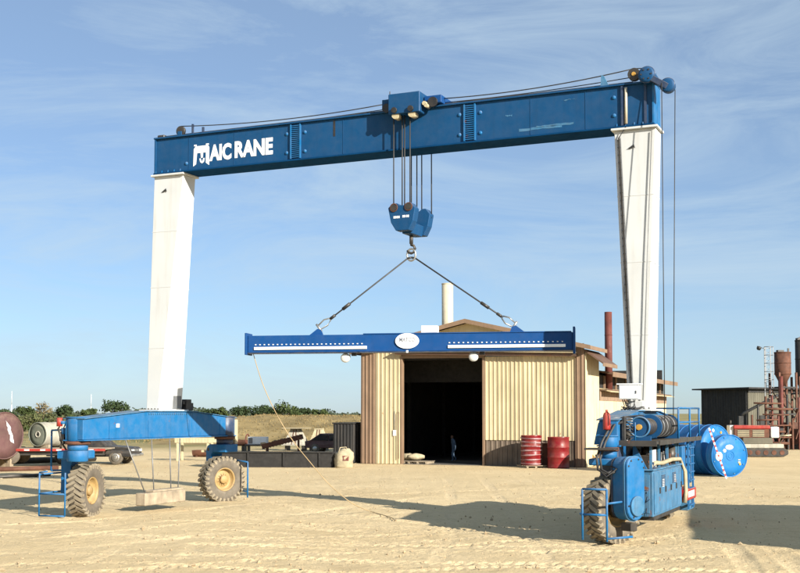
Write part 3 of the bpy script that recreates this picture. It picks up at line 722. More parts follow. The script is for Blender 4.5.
MB().box(7.05, 7.6, -2.6, .5, .40, .479).build('sump', 'steel_dark', eng); MB().box(6.62, 7.0, -2.5, 2.0, .72, 1.3).build('fuel_tank', 'dark_blue', crane, .02)
# engine bits standing on the housing
for b_ in ((7.1, 7.5, -2.4, -1.9, 1.501, 1.78), (7.15, 7.45, -1.2, -.6, 1.501, 1.8)): MB().box(*b_).build('engine_block', 'steel_dark', eng, .01)
for u, v, z, r in ((7.3, -1.6, 1.95, .11), (7.2, -.3, 1.98, .09), (7.45, .2, 1.9, .12)): MB().cyl((u, v, 1.501), (u, v, z), r, n=14).build('filter', 'steel_dark', eng)
MB().tube([(7.5, -2.5, 1.52), (7.58, -2.3, 1.62), (7.56, -1.4, 1.58), (7.6, -.5, 1.63), (7.6, .55, 1.6), (7.68, .8, 1.3), (7.7, .75, .8), (7.68, .7, .55)], .05, 7).build('hose', 'canvas', eng)
rq = random.Random(5)
for k in range(22):
    u, v = rq.uniform(7.12, 7.58), rq.uniform(-2.65, .5); m_ = rq.choice(['steel_dark', 'black', 'rust', 'dark_blue', 'steel_grey'])
    if k % 2: MB().box(u - .05, u + .05, v - rq.uniform(.05, .16), v + .08, 1.501, 1.55 + rq.random() * .22).build('fitting', m_, eng, .006)
    else: MB().tube([(u, v, 1.5), (u + rq.uniform(-.05, .05), v + .1, 1.7 + rq.random() * .2), (u, v + rq.uniform(.2, .5), 1.75), (u, v + .5, 2.04)], rq.uniform(.012, .028), 6).build('hose', m_, eng)
MB().box(7.52, 7.56, -2.35, -2.05, 1.52, 1.90).build('notice', 'sign_white', eng)
for v in (-2.62, -1.75, -.8, .2, .52):
    MB().bar((7.56, v, 1.50), (7.56, v, 2.04), .05, .05).build('deck_post', 'worn_blue', crane)
MB().prism([(7.2, 1.5), (7.5, 1.5), (7.25, 2.0), (7.2, 2.0)], 'y', -2.75, -2.70).prism([(7.3, 1.5), (7.45, 1.5), (7.35, 1.98)], 'y', -1.45, -1.4).prism([(7.3, 1.5), (7.45, 1.5), (7.4, 1.9)], 'y', -.1, -.05).build('bracket', 'crane_blue', crane)
deck = MB().box(6.72, 7.80, -3.15, 2.35, 2.045, 2.095).build('deck', 'steel_dark', crane)
MB().box(7.80, 7.83, -2.95, 2.35, 2.02, 2.12).box(6.72, 7.80, -3.185, -3.151, 2.0, 2.12).build('deck_edge', 'steel_dark', deck)
# winch: flanged drum lying along the sill, wound with wire rope
WU, WZ = 7.36, 2.40
wn_ = MB().cyl((WU, -2.80, WZ), (WU, -2.75, WZ), .235, n=32).build('winch', 'beam_blue', crane, .008)
for v in (-1.70, .42): MB().cyl((WU, v, WZ), (WU, v + .045, WZ), .27, n=32).build('drum_flange', 'beam_blue', wn_, .006)
co_ = MB()
for k in range(36): co_.torus((WU, -1.60 + k * .055, WZ), (0, 1, 0), .215, .03, 24, 5)
co_.build('rope_coil', 'cable', wn_)
for k in range(4): MB().torus((WU, -1.3 + k * .42, WZ), (0, 1, 0), .24, .016, 24, 5).build('rope_turn', 'steel_grey', wn_)
MB().cyl((WU, -2.75, WZ), (WU, -1.70, WZ), .17, n=24).build('gearbox', 'dark_blue', wn_)
MB().cyl((WU, -2.88, WZ), (WU, -2.80, WZ), .065, n=8).build('shaft_cap', 'brass', wn_)
MB().torus((WU, -2.81, WZ), (0, 1, 0), .215, .018, 28, 6).build('flange_ring', 'worn_blue', wn_)
for v in (-2.82, .40): MB().box(WU - .24, WU + .24, v, v + .09, 2.096, 2.2).build('winch_foot', 'beam_blue', wn_)
for k in range(6): MB().torus((WU, -2.62 + k * .15, WZ), (0, 1, 0), .175, .014, 24, 5).build('cooling_fin', 'steel_dark', wn_)
pm = MB().cyl((7.0, -2.8, 2.22), (7.18, -2.8, 2.22), .11, n=14).cyl((6.85, -2.8, 2.26), (7.0, -2.8, 2.26), .08, n=12).box(6.7, 6.9, -2.85, -2.7, 2.1, 2.3)
pm.build('hydraulic_motor', 'steel_dark', crane, .006)
MB().box(7.02, 7.14, -2.88, -2.72, 2.1, 2.26).build('valve_block', 'plain_white', crane, .006)
hs = MB()
for k in range(5): z = 2.36 + k * .055; hs.tube([(6.72, -3.2, z - .02), (6.9, -2.98, z + .02), (7.18, -2.9, z + .01), (7.24, -2.9, z)], .014, 6)
hs.build('hydraulic_line', 'steel_grey', crane)
MB().box(6.42, 7.05, -3.85, -3.45, 1.93, 1.97).build('guard_plate', 'steel_dark', crane)
MB().prism([(6.50, 2.03), (6.72, 2.03), (6.86, 2.50), (6.60, 2.50)], 'y', -3.36, -3.32).build('stay_plate', 'crane_blue', crane, .01)
MB().box(6.60, 7.0, -3.25, -2.75, .62, 2.0).build('gap_shade_box', 'dark_blue', crane, .02)  # added dark box for the shade between chain case and engine housing
MB().box(7.04, 7.08, -2.7, 2.2, 1.51, 2.04).build('gap_shade_panel', 'dark_blue', crane)  # added dark sheet for the shade under the deck
for k in range(5): MB().cyl((7.16 + .07 * (k % 2), -2.4 + k * .55, 1.75), (7.16 + .07 * (k % 2), -2.15 + k * .55, 1.85), .09, n=12).build('cylinder_pump', 'steel_dark', crane)
for v0, v1, z in ((-3.0, -.2, 2.55), (-3.0, .1, 2.62), (-2.9, -1.0, 2.2)): MB().tube([(7.06, v0, z), (7.08, (v0 + v1) / 2, z + .03), (7.05, v1, z - .02)], .016, 6).build('hydraulic_line', 'cable', crane)
MB().box(7.04, 7.12, -3.1, -2.96, 2.1, 2.62).build('valve_rack', 'black', crane, .01)
for k in range(5): MB().tube([(7.12, -3.0, 2.15 + k * .09), (7.2, -3.05, 2.12 + k * .09), (7.26, -2.98, 2.18 + k * .05)], .014, 5).build('hydraulic_line', 'cable', crane)
MB().box(6.88, 7.0, -3.08, -2.98, 2.14, 2.32).box(6.93, 6.97, -3.1, -2.99, 2.32, 2.38).build('pump', 'black', crane, .01)
h2 = MB()
for k in range(2):
    d = k * .075; h2.tube([(7.0 + d, -3.05, 2.52), (6.86 + d, -3.3, 2.45), (6.74 + d, -3.6, 2.1), (6.66 + d, -3.75, 1.75), (6.7 + d, -3.8, 1.52), (6.86 + d, -3.8, 1.44), (7.02 + d, -3.75, 1.5)], .027, 7)
h2.tube([(6.75, -3.85, 1.5), (6.9, -3.88, 1.38), (7.1, -3.8, 1.55), (6.95, -3.75, 1.6)], .016, 6)
h2.build('hose', 'cable', crane)
ex_ = MB().lathe([(.0, 0), (.075, .01), (.08, .04), (.08, .30), (.06, .36), (.025, .38), (.025, .43), (0, .43)], (6.80, -3.42, 2.34), (0, 0, 1), 16).tube([(6.82, -3.44, 2.73), (6.88, -3.5, 2.68), (6.88, -3.5, 2.45)], .012, 6)
ex_.build('fire_extinguisher', 'red', crane)
rl = MB()
for v in (-.55, .95, 2.3): rl.tube([(7.78, v, 2.1), (7.78, v, 2.82)], .024, 7)
rl.tube([(7.78, -.55, 2.82), (7.78, 2.3, 2.82)], .022, 7).tube([(7.78, -.55, 2.48), (7.78, 2.3, 2.48)], .018, 7).tube([(7.78, 2.3, 2.82), (6.6, 2.3, 2.82)], .022, 7).tube([(7.78, 2.3, 2.48), (6.6, 2.3, 2.48)], .018, 7)
rl.tube([(7.3, -2.95, 2.1), (7.3, -2.95, 2.5)], .014, 6).build('railing', 'crane_blue', crane)
# access ladder and red fender behind the housing
ld = MB().bar((7.66, 1.35, .35), (7.66, 1.35, 2.05), .04, .07).bar((7.66, 2.0, .35), (7.66, 2.0, 2.05), .04, .07)
for k in range(8): ld.bar((7.66, 1.35, .45 + k * .2), (7.66, 2.0, .45 + k * .2), .1, .025)
ld.build('ladder', 'crane_blue', crane)
MB().box(7.0, 7.60, .95, 2.2, .95, 1.9).build('oil_tank', 'crane_blue', crane, .02)
MB().box(7.2, 7.72, .72, 2.1, .58, .86).build('fender', 'red', crane, .02); MB().box(7.722, 7.728, .95, 1.8, .66, .80).build('reflector', 'plain_white', crane)
MB().box(7.1, 7.62, 1.5, 2.3, .3, .56).build('step_box', 'worn_blue', crane, .01)
MB().cyl((6.9, -1.2, 2.1), (6.9, -1.2, 2.5), .15, n=14).cyl((7.1, .9, 2.1), (7.1, .9, 2.45), .14, n=14).build('accumulator', 'crane_blue', crane)

# trolley on the beam
tr = MB().box(.50, 1.38, -.74, .74, 10.40, 10.93).build('trolley', 'beam_blue', crane, .015)
tr.data.materials[0] = MATS['beam_blue']
tr2 = MB().box(.24, .47, -.56, .5, 10.64, 10.86).build('side_box', 'beam_blue', tr, .01)
MB().box(1.41, 1.88, -.50, .55, 10.64, 10.84).build('side_box', 'spreader_blue', tr, .01)
MB().cyl((1.66, -.56, 10.66), (1.66, -.50, 10.66), .13, n=20).build('sheave', 'black', tr); MB().cyl((.38, -.60, 10.62), (.38, -.57, 10.62), .12, n=20).build('sheave', 'black', tr)
for u in (.68, 1.14):
    MB().cyl((u, -.80, 10.49), (u, -.735, 10.49), .075, n=18).build('bearing', 'black', tr)
    MB().cyl((u, -.70, 10.385), (u, -.46, 10.385), .10, n=18).build('roller', 'cream', tr)
MB().cyl((1.47, -.66, 10.62), (1.47, -.45, 10.62), .055, n=12).cyl((1.52, -.66, 10.56), (1.52, -.45, 10.56), .05, n=12).build('roller', 'cream', tr)
MB().tube([(.52, -.68, 10.93), (.52, -.68, 11.02)], .012, 5).tube([(1.36, .6, 10.93), (1.36, .6, 11.05)], .012, 5).build('aerial', 'steel_dark', tr)
# hoist ropes
for u, v, z1 in ((.56, -.52, 10.45), (.80, -.52, 10.45), (.86, -.50, 10.45), (1.02, -.52, 10.45), (.62, .5, 10.42), (.78, .5, 10.42), (.92, .5, 10.42), (1.20, .5, 10.42)):
    MB().tube([(u, v, 7.85), (u, v, z1)], .016, 6).build('hoist_rope', 'cable', crane)
# hook block: two sheave boxes on a cross head, hook and ring
hb = MB()
p1 = [(.46, 7.98), (.58, 8.09), (.72, 8.09), (.78, 8.03), (.92, 8.03), (.98, 8.09), (1.10, 8.09), (1.22, 7.94), (1.16, 7.62), (1.04, 7.38), (.68, 7.38), (.54, 7.60)]
hb.prism(p1, 'y', -.66, -.38); hb.prism([(a, z + .0) for a, z in p1], 'y', .34, .62)
hb.prism([(.74, 7.34), (1.0, 7.34), (1.05, 7.62), (.68, 7.62)], 'y', -.379, .339)
hbo = hb.build('hook_block', 'beam_blue', crane, .012)
for v0, v1 in ((-.69, -.661), (.621, .65)):
    for u in (.63, 1.04): MB().cyl((u, v0, 7.98), (u, v1, 7.98), .085, n=18).build('sheave_pin', 'steel_dark', hbo); MB().torus((u, (v0 + v1) / 2, 7.98), (0, 1, 0), .10, .014, 18, 5).build('pin_ring', 'rust', hbo)
tx = MB()
for u in (.62, .665, .71, .755): tx.box(u, u + .034, -.664, -.6605, 7.70, 7.76)
for u in (.87, .915, .97, 1.015): tx.box(u, u + .034, -.664, -.6605, 7.71, 7.77)
tx.build('stencil_mark', 'sign_white', hbo)
hk = MB().cyl((.84, -.02, 7.12), (.84, -.02, 7.345), .05, n=14)
pts = [(.84, -.02, 7.14), (.84, -.02, 7.08)] + [(.84 + .11 * math.sin(R(a)) , -.02, 6.98 - .11 * -math.cos(R(a)) - .0) for a in (0, 40, 90, 140, 180, 220, 255)]
hk.tube(pts, .036, 8); hk.build('hook', 'steel_dark', hbo)
MB().torus((.84, -.02, 6.83), (0, 1, 0), .155, .026, 26, 7, sx=.78).build('master_link', 'shackle', hbo)
# top ropes along the beam and end sheaves
sx_ = MB().cyl((-6.2, -.34, 10.74), (-6.2, -.26, 10.74), .14, n=22).build('end_sheave', 'steel_dark', beam)
MB().box(-6.26, -6.14, -.38, -.22, 10.606, 10.72).build('bracket', 'beam_blue', sx_)
MB().bar((-5.80, -.3, 10.606), (-5.80, -.3, 10.90), .05, .05).build('stop_post', 'dark_blue', beam); MB().bar((-5.45, -.3, 10.606), (-5.45, -.3, 10.78), .06, .05).build('stop_post', 'dark_blue', beam)
MB().box(-7.02, -6.78, -.3, .3, 10.606, 10.70).build('end_stop', 'steel_dark', beam, .02)
s2 = MB().cyl((6.80, -.40, 10.80), (6.80, -.26, 10.80), .15, n=24).build('end_sheave', 'steel_dark', beam)
MB().cyl((6.80, -.42, 10.80), (6.80, -.401, 10.80), .05, n=12).build('hub', 'brass', s2)
MB().prism([(5.98, 10.606), (6.18, 10.606), (6.06, 10.86), (6.0, 10.88)], 'y', -.36, -.30).build('bracket', 'worn_blue', beam)
hd = MB().lathe([(0, 0), (.15, 0), (.19, .03), (.19, .30), (.15, .33), (0, .33)], (7.14, -.62, 10.70), (0, 1, 0), 24).box(6.98, 7.3, -.5, .3, 10.606, 10.78)
hdo = hd.build('sheave_housing', 'beam_blue', beam, .008); hdo.data.materials[0] = MATS['beam_blue']
MB().bar((7.14, -.45, 10.68), (7.62, -.45, 10.36), .30, .14).build('sheave_arm', 'dark_blue', beam, .01)
MB().lathe([(0, 0), (.13, 0), (.165, .02), (.165, .22), (.13, .24), (0, .24)], (7.62, -.58, 10.40), (0, 1, 0), 24).build('sheave_housing', 'beam_blue', beam)
for k in range(6):
    t = k * math.pi / 3; MB().cyl((7.14 + .12 * math.cos(t), -.635, 10.70 + .12 * math.sin(t)), (7.14 + .12 * math.cos(t), -.62, 10.70 + .12 * math.sin(t)), .02, n=6).build('bolt', 'steel_dark', beam)
MB().torus((7.14, -.56, 10.70), (0, 1, 0), .19, .018, 24, 6).build('flange_ring', 'dark_blue', beam); MB().torus((7.62, -.54, 10.40), (0, 1, 0), .165, .016, 24, 6).build('flange_ring', 'dark_blue', beam)
for v in (-.36, .05, .45):
    pass
def sag(a, b, n=10, s_=.06): return [Vector(a).lerp(Vector(b), i / n) - Vector((0, 0, s_ * 4 * (i / n) * (1 - i / n))) for i in range(n + 1)]
MB().tube(sag((-6.2, -.3, 10.88), (.26, -.3, 10.82), 12, .12), .014, 6).build('haul_rope', 'cable', crane)
MB().tube(sag((-6.2, -.22, 10.62), (.26, -.22, 10.70), 12, .02), .012, 6).build('haul_rope', 'cable', crane)
MB().tube(sag((1.88, -.3, 10.78), (6.80, -.33, 10.95), 12, .10), .014, 6).build('haul_rope', 'cable', crane)
MB().tube(sag((1.88, -.2, 10.70), (7.0, -.2, 10.80), 12, .05), .012, 6).build('haul_rope', 'cable', crane)
MB().tube(sag((6.80, -.33, 10.95), (7.14, -.40, 10.90), 4, 0), .012, 6).build('haul_rope', 'cable', crane)
for a, b in (((7.62, -1.35, 2.55), (7.50, -.60, 10.45)), ((7.62, -.30, 2.6), (7.74, -.22, 10.36))):
    MB().tube([a, b], .011, 6).build('winch_rope', 'cable', crane)

# ------------------------------------------------------------------ timber block hanging under the left sill
tb = empty('timber_block', CL + Matrix.Rotation(CRZ, 3, 'Z') @ Vector((-6.35, -.85, .2)), CRZ)
tag(tb, 'grey timber sleeper hung on chains under the left sill beam', 'timber')
MB().box(-.16, .16, -.95, .95, 0, .34).build('sleeper', 'wood', tb, .02)
MB().box(-.13, .13, -.55, .90, .341, .40).build('plank', 'wood', tb, .01)
for v0, v1 in ((-.75, -1.45), (-.35, -.30), (.45, .55), (.80, 1.05)):
    MB().tube([(-.0, v0, .345 if abs(v0) > .56 and v0 < 0 else .405), (-.13, v1, 1.775)], .016, 6).build('chain', 'steel_grey', tb)

# ------------------------------------------------------------------ spreader beam
SPR = R(-10)
spr = empty('lifting_beam', (.30, 29.9, 4.30), SPR)
tag(spr, 'long royal blue lifting beam with white scale bars slung from the hook', 'lifting beam')
body = MB().box(-4.38, 4.16, -.17, .17, 0, .45).build('beam', 'spreader_blue', spr, .01)
MB().box(-1.25, 4.12, -.19, .19, .451, .475).build('cover_plate', 'spreader_blue', body)
MB().box(-4.44, -4.385, -.26, .26, -.06, .52).build('end_plate', 'spreader_blue', spr, .006); MB().box(4.165, 4.22, -.26, .26, -.10, .58).build('end_plate', 'spreader_blue', spr, .006)
MB().box(-4.38, -1.35, -.20, .20, -.025, -.001).build('flange', 'dark_blue', body)
MB().box(-1.4, 4.16, -.20, .20, -.025, -.001).build('flange', 'dark_blue', body)
for x0, x1 in ((-4.2, -1.15), (.98, 3.98)):
    MB().box(x0, x1, -.205, -.172, .07, .145).build('scale_bar', 'sign_white', body, .004)
    d = MB(); n = int((x1 - x0) / .12)
    for k in range(n): d.box(x0 + .02 + k * .12, x0 + .06 + k * .12, -.186, -.172, .195, .222)
    d.build('scale_ticks', 'decal_grey', body)
ov = [( -.08 + .31 * math.cos(2 * math.pi * k / 32), .265 + .20 * math.sin(2 * math.pi * k / 32)) for k in range(32)]
sg = MB().prism(ov, 'y', -.215, -.18).build('oval_sign', 'sign_white', spr)
inst('lettering', text_mesh('MATCO', .40, .11, 'letter_grey', .004, .01), sg, (-.28, -.218, .245), (R(90), 0, 0))
MB().box(-.26, .10, -.2175, -.2155, .17, .185).build('underline', 'decal_grey', sg)
MB().bar((-.08, -.19, .02), (-.08, -.19, -.04), .05, .04).build('sign_bracket', 'plain_white', sg)
MB().box(.27, .70, -.15, .15, .476, .66).build('white_box', 'plain_white', spr, .01)
for x in (-1.76, 1.62):
    l_ = MB().lathe([(0, 0), (.08, .005), (.12, .03), (.125, .10), (.10, .18), (.05, .22), (0, .23)], (x, -.08, -.16), (0, 1, .12), 20).build('work_lamp', 'lamp_white', spr)
    MB().bar((x, .0, -.03), (x, .0, -.10), .05, .05).bar((x, .10, -.06), (x, .10, -.16), .22, .03).build('lamp_bracket', 'plain_white', l_)
    MB().box(x + .16, x + .28, .0, .1, -.10, -.026).build('plug', 'black', l_)
for sgn, x in ((-1, -2.52), (1, 2.72)):
    MB().prism([(x - .22, .451), (x + .16, .451), (x + .10, .60), (x - .0, .62)] if sgn < 0 else [(x - .16, .476), (x + .22, .476), (x + .0, .64), (x - .10, .62)], 'y', -.03, .03).build('lug', 'spreader_blue', spr)
    a = Vector((x, 0, .62)); top = Vector((0 + sgn * .10, 0, 2.44)); dv = (top - a).normalized()
    nrm = Vector((0, 1, 0))
    m1 = a + dv * .20
    sh = MB(); e = dv; pr = Vector((-dv.z, 0, dv.x))
    loop = [a + e * .06 + pr * .06, a + e * .28 + pr * .09, a + e * .42 + pr * .035, a + e * .42 - pr * .035, a + e * .28 - pr * .09, a + e * .06 - pr * .06, a + e * .06 + pr * .06]
    sh.tube(loop, .02, 7); sh.cyl(a + e * .05 + pr * .12, a + e * .05 - pr * .12, .03, n=10)
    sh.build('shackle', 'shackle', spr)
    s_ = MB().tube([a + e * .42, a + e * .9, top], .02, 8).build('sling', 'cable', spr)
    MB().cyl(a + e * .44, a + e * .60, .04, n=10).cyl(a + e * .85, a + e * 1.10, .045, n=10).build('ferrule', 'black', s_)
    MB().tube([top + Vector((-sgn * .10, 0, .02)), top], .028, 8).build('sling_eye', 'cable', s_)

# tagline from the beam's left end down to the sand
tl = [at_depth(252.5, 351, 30.66), at_depth(262, 382, 30.62), at_depth(275, 411, 30.57), at_depth(291, 438, 30.5), at_depth(310, 462, 30.4), at_depth(330, 485, 30.3), at_depth(352, 503, 30.2), ground_at(370, 511, .02), ground_at(390, 517, .02), ground_at(396, 521, .02)]
for p in tl: p.z = max(p.z, .02)
sm = []
for i in range(len(tl) - 1):
    p0, p1, p2, p3 = tl[max(i - 1, 0)], tl[i], tl[i + 1], tl[min(i + 2, len(tl) - 1)]
    for k in range(5):
        t = k / 5; sm.append(.5 * ((2 * p1) + (p2 - p0) * t + (2 * p0 - 5 * p1 + 4 * p2 - p3) * t * t + (3 * p1 - p0 - 3 * p2 + p3) * t ** 3))
sm.append(tl[-1])
tag(MB().tube(sm, .011, 6).build('tag_line', 'rope_tan'), 'thin tan rope trailing from the lifting beam to the sand', 'rope')

# ------------------------------------------------------------------ barn
BRZ = R(-22)
barn = empty('barn', (9.2, 57.3, 0), BRZ)
tag(barn, 'tan corrugated metal barn with a tall open doorway and rusty gabled roof', 'barn')
def to_barn(p):
    q = Matrix.Rotation(-BRZ, 3, 'Z') @ (p - barn.location); return q
def panel_mesh(wd, h, m, ribs=3, th=.03):
    """one corrugated sheet standing in the xz plane, ribs towards -y"""
    prof = [(0, 0)]
    st = wd / ribs
    for k in range(ribs):
        x = k * st
        prof += [(x + st * .30, 0), (x + st * .38, -th), (x + st * .62, -th), (x + st * .70, 0)]
    prof += [(wd, 0), (wd, .02), (0, .02)]
    return MB().prism(prof, 'z', 0, h).build('wall_panel', m, mesh_only=True)
def panels(parent, a0, a1, y, z0, z1, m, wd=.78, along='x', ribs=3):
    n = max(1, round((a1 - a0) / wd)); s_ = (a1 - a0) / n; me_ = panel_mesh(s_ - .012, z1 - z0, m, ribs)
    for k in range(n):
        j = random.uniform(0, .012)
        if along == 'x': inst('wall_panel', me_, parent, (a0 + k * s_ + .006, y - j, z0))
        else: inst('wall_panel', me_, parent, (y + j, a0 + k * s_ + .006, z0), (0, 0, R(90)))
HD = 5.72  # door head
# front wall
panels(barn, -12.19, -11.33, 0, .02, 5.95, 'barn_brown', .43, ribs=2)
panels(barn, -11.32, -9.86, 0, .02, 5.95, 'barn_tan', .73)
panels(barn, -5.28, -.50, .06, 1.32, HD - .12, 'barn_tan', .68)
panels(barn, -5.28, -.50, .10, .02, 1.32, 'barn_base', .80)
panels(barn, -.49, 0, 0, .02, 5.95, 'barn_brown', .49, ribs=2)
panels(barn, -9.84, -.50, .30, HD + .02, 6.2, 'barn_tan', .78)
# gable infill above the door head
gb = MB().prism([(-12.1, 5.96), (-.08, 5.96), (-6.1, 7.38)], 'y', .08, .12).build('gable_wall', 'barn_tan', barn)
for x in (-9.85, -5.29):
    MB().box(x - .06, x + .06, -.02, .26, .0, HD).build('door_post', 'barn_brown', barn, .01)
# sliding door track with its slightly sagging hood
MB().prism([(-10.1, 5.80), (-.35, 5.52), (-.35, 5.68), (-10.1, 5.96)], 'y', -.30, -.02).build('door_track', 'roof_rust', barn)
MB().prism([(-10.1, 5.97), (-.35, 5.69), (-.35, 5.72), (-10.1, 6.0)], 'y', -.46, .0).build('track_hood', 'barn_tan', barn)
MB().prism([(-9.84, 5.60), (-5.3, 5.55), (-5.3, 5.80), (-9.84, 5.82)], 'y', .02, .2).build('lintel', 'barn_brown', barn)
# roof over the front bay
for sg in (-1, 1):
    xe = .42 if sg > 0 else -12.61
    rf = MB().prism([(-6.1, 7.42), (xe, 5.94), (xe, 6.02), (-6.1, 7.52)], 'y', -.55, 3.4).build('roof', 'roof_rust', barn)
    MB().prism([(-6.1, 7.33), (xe, 5.83), (xe, 6.05), (-6.1, 7.55)], 'y', -.59, -.552).build('fascia', 'barn_brown', rf)
    MB().box(xe - .02, xe + .02, -.58, 3.4, 5.84, 6.03).build('fascia', 'barn_brown', rf)
MB().prism([(-.02, 5.80), (.95, 5.12), (.95, 5.20), (-.02, 5.90)], 'y', -.05, 3.4).build('lean_to_roof', 'roof_rust', barn)
MB().box(.93, .97, -.05, 3.4, 5.02, 5.20).build('fascia', 'barn_brown', barn)
# right side wall: front bay, then the long rear wing with a vent gap under its eave
panels(barn, .04, 3.2, .03, .02, 5.8, 'barn_tan', .79, 'y')
panels(barn, 3.25, 25.0, .03, .02, 3.35, 'barn_tan', .9, 'y')
panels(barn, 3.25, 25.0, .06, 3.36, 3.86, 'barn_brown', .9, 'y')
MB().box(-.18, -.12, 3.2, 25, 3.4, 4.72).build('shade_lining', 'shade_black', barn)  # near-black backing paints the shade inside the vent gap
MB().box(-.02, .42, 3.3, 25, 3.87, 3.96).build('wall_rail', 'roof_rust', barn)
MB().prism([(-.02, 3.97), (.62, 3.80), (.62, 3.84), (-.02, 4.02)], 'y', 3.3, 25).build('canopy', 'barn_tan', barn)
for b in (4.9, 8, 11, 14, 17, 20, 23): MB().box(-.1, .0, b - .08, b + .08, 3.97, 4.70).build('vent_post', 'barn_brown', barn)
rr = MB().prism([(-6.1, 5.85), (.72, 4.72), (.72, 4.82), (-6.1, 5.97)], 'y', 3.42, 25.8).prism([(-6.1, 5.85), (-12.9, 4.72), (-12.9, 4.82), (-6.1, 5.97)], 'y', 3.42, 25.8).build('rear_roof', 'roof_rust', barn)
MB().box(.70, .74, 3.42, 25.8, 4.60, 4.86).build('fascia', 'barn_brown', rr)
MB().prism([(-12.1, 4.4), (-.1, 4.4), (-.1, 5.85), (-6.1, 7.38), (-12.1, 5.85)], 'y', 3.25, 3.35).build('step_wall', 'shade_black', barn)
panels(barn, .04, 3.3, -12.19, 4.71, 5.85, 'barn_brown', 1.1, 'y', ribs=4)
MB().box(-12.1, -.1, .32, .36, 5.5, 6.2).build('shade_lining', 'shade_black', barn)
rp = MB().prism([(-12.9, 4.66), (-6.1, 5.8), (.72, 4.66), (.72, 4.84), (-6.1, 5.99), (-12.9, 4.84)], 'y', 25.81, 25.85).build('fascia', 'barn_brown', rr)
# dark sheet standing in for a shaded opening in the side wall
MB().box(.05, .09, 4.0, 5.6, .1, 2.55).build('dark_opening', 'shade_black', barn); 
# other walls, floor
panels(barn, .04, 25.0, -12.19, .02, 4.7, 'barn_brown', 1.5, 'y', ribs=4)
MB().box(-12.1, -.2, 24.9, 25.0, 0, 5.7).build('back_wall', 'shade_black', barn)  # indoor shade put into the near-black wall colour
MB().box(-12.12, -12.08, .3, 24.9, 0, 5.6).build('shade_lining', 'shade_black', barn)
MB().box(-12.1, -.2, .05, 24.8, -.05, .03).build('floor_slab', 'concrete_dark', barn)
for b in (6, 12, 18): MB().box(-11.9, -11.7, b, b + .25, 0, 5).box(-11.9, -.4, b, b + .2, 4.6, 4.9).build('portal_frame', 'shade_black', barn)
# small lit pane far inside and a hanging lamp housing
ip = to_barn(at_depth(439, 400, 78)); MB().box(ip.x - .42, ip.x + .42, 24.84, 24.89, ip.z - .13, ip.z + .13).build('window', 'skylight', barn)
# stacks
ws = to_barn(at_depth(447.5, 300, 66)); ztop = at_depth(447.5, 284, 66).z
s_ = MB().cyl((ws.x, ws.y, 5.4), (ws.x, ws.y, ztop), .33, n=28).build('flue', 'stack_cream', barn); MB().torus((ws.x, ws.y, ztop), (0, 0, 1), .32, .035, 28, 6).build('rim', 'stack_cream', s_)
MB().cyl((ws.x, ws.y, ztop - .3), (ws.x, ws.y, ztop + .004), .29, n=20).build('flue_mouth', 'shade_black', s_)
ws = to_barn(at_depth(608.5, 350, 62.6)); z0, z1 = at_depth(608, 392, 62.6).z, at_depth(608, 312, 62.6).z
s_ = MB().cyl((ws.x, ws.y, z0), (ws.x, ws.y, z1), .20, n=24).build('flue', 'rust_red', barn); s_['label'] = 'rusty red stovepipe on the right side'
for z in (z0 + 1.6, z0 + 3.1): MB().torus((ws.x, ws.y, z), (0, 0, 1), .2, .02, 24, 5).build('joint_ring', 'rust_red', s_)
MB().cyl((ws.x, ws.y, z1 - .2), (ws.x, ws.y, z1 + .004), .17, n=16).build('flue_mouth', 'shade_black', s_)
# small things on the front-left wall
MB().box(-10.3, -10.12, -.06, -.031, 1.5, 1.8).build('switch_box', 'plain_white', barn); MB().tube([(-10.21, -.045, 1.8), (-10.21, -.045, 2.8)], .015, 5).build('conduit', 'steel_grey', barn)
MB().tube([(-10.0, -.05, 2.75), (-9.95, -.12, 2.75), (-9.95, -.12, .3)], .02, 5).build('downpipe', 'barn_brown', barn)

def on_barn(px, py, off):
    """ground point seen through a pixel, pushed to lie 'off' metres in front of the barn's front wall"""
    r = ray(px, py); n = Vector((math.sin(-BRZ), math.cos(-BRZ), 0)); d0 = n.dot(barn.location) - off
    t = d0 / (n.x * r.x + n.y * r.y); return Vector((r.x * t, r.y * t, 0))
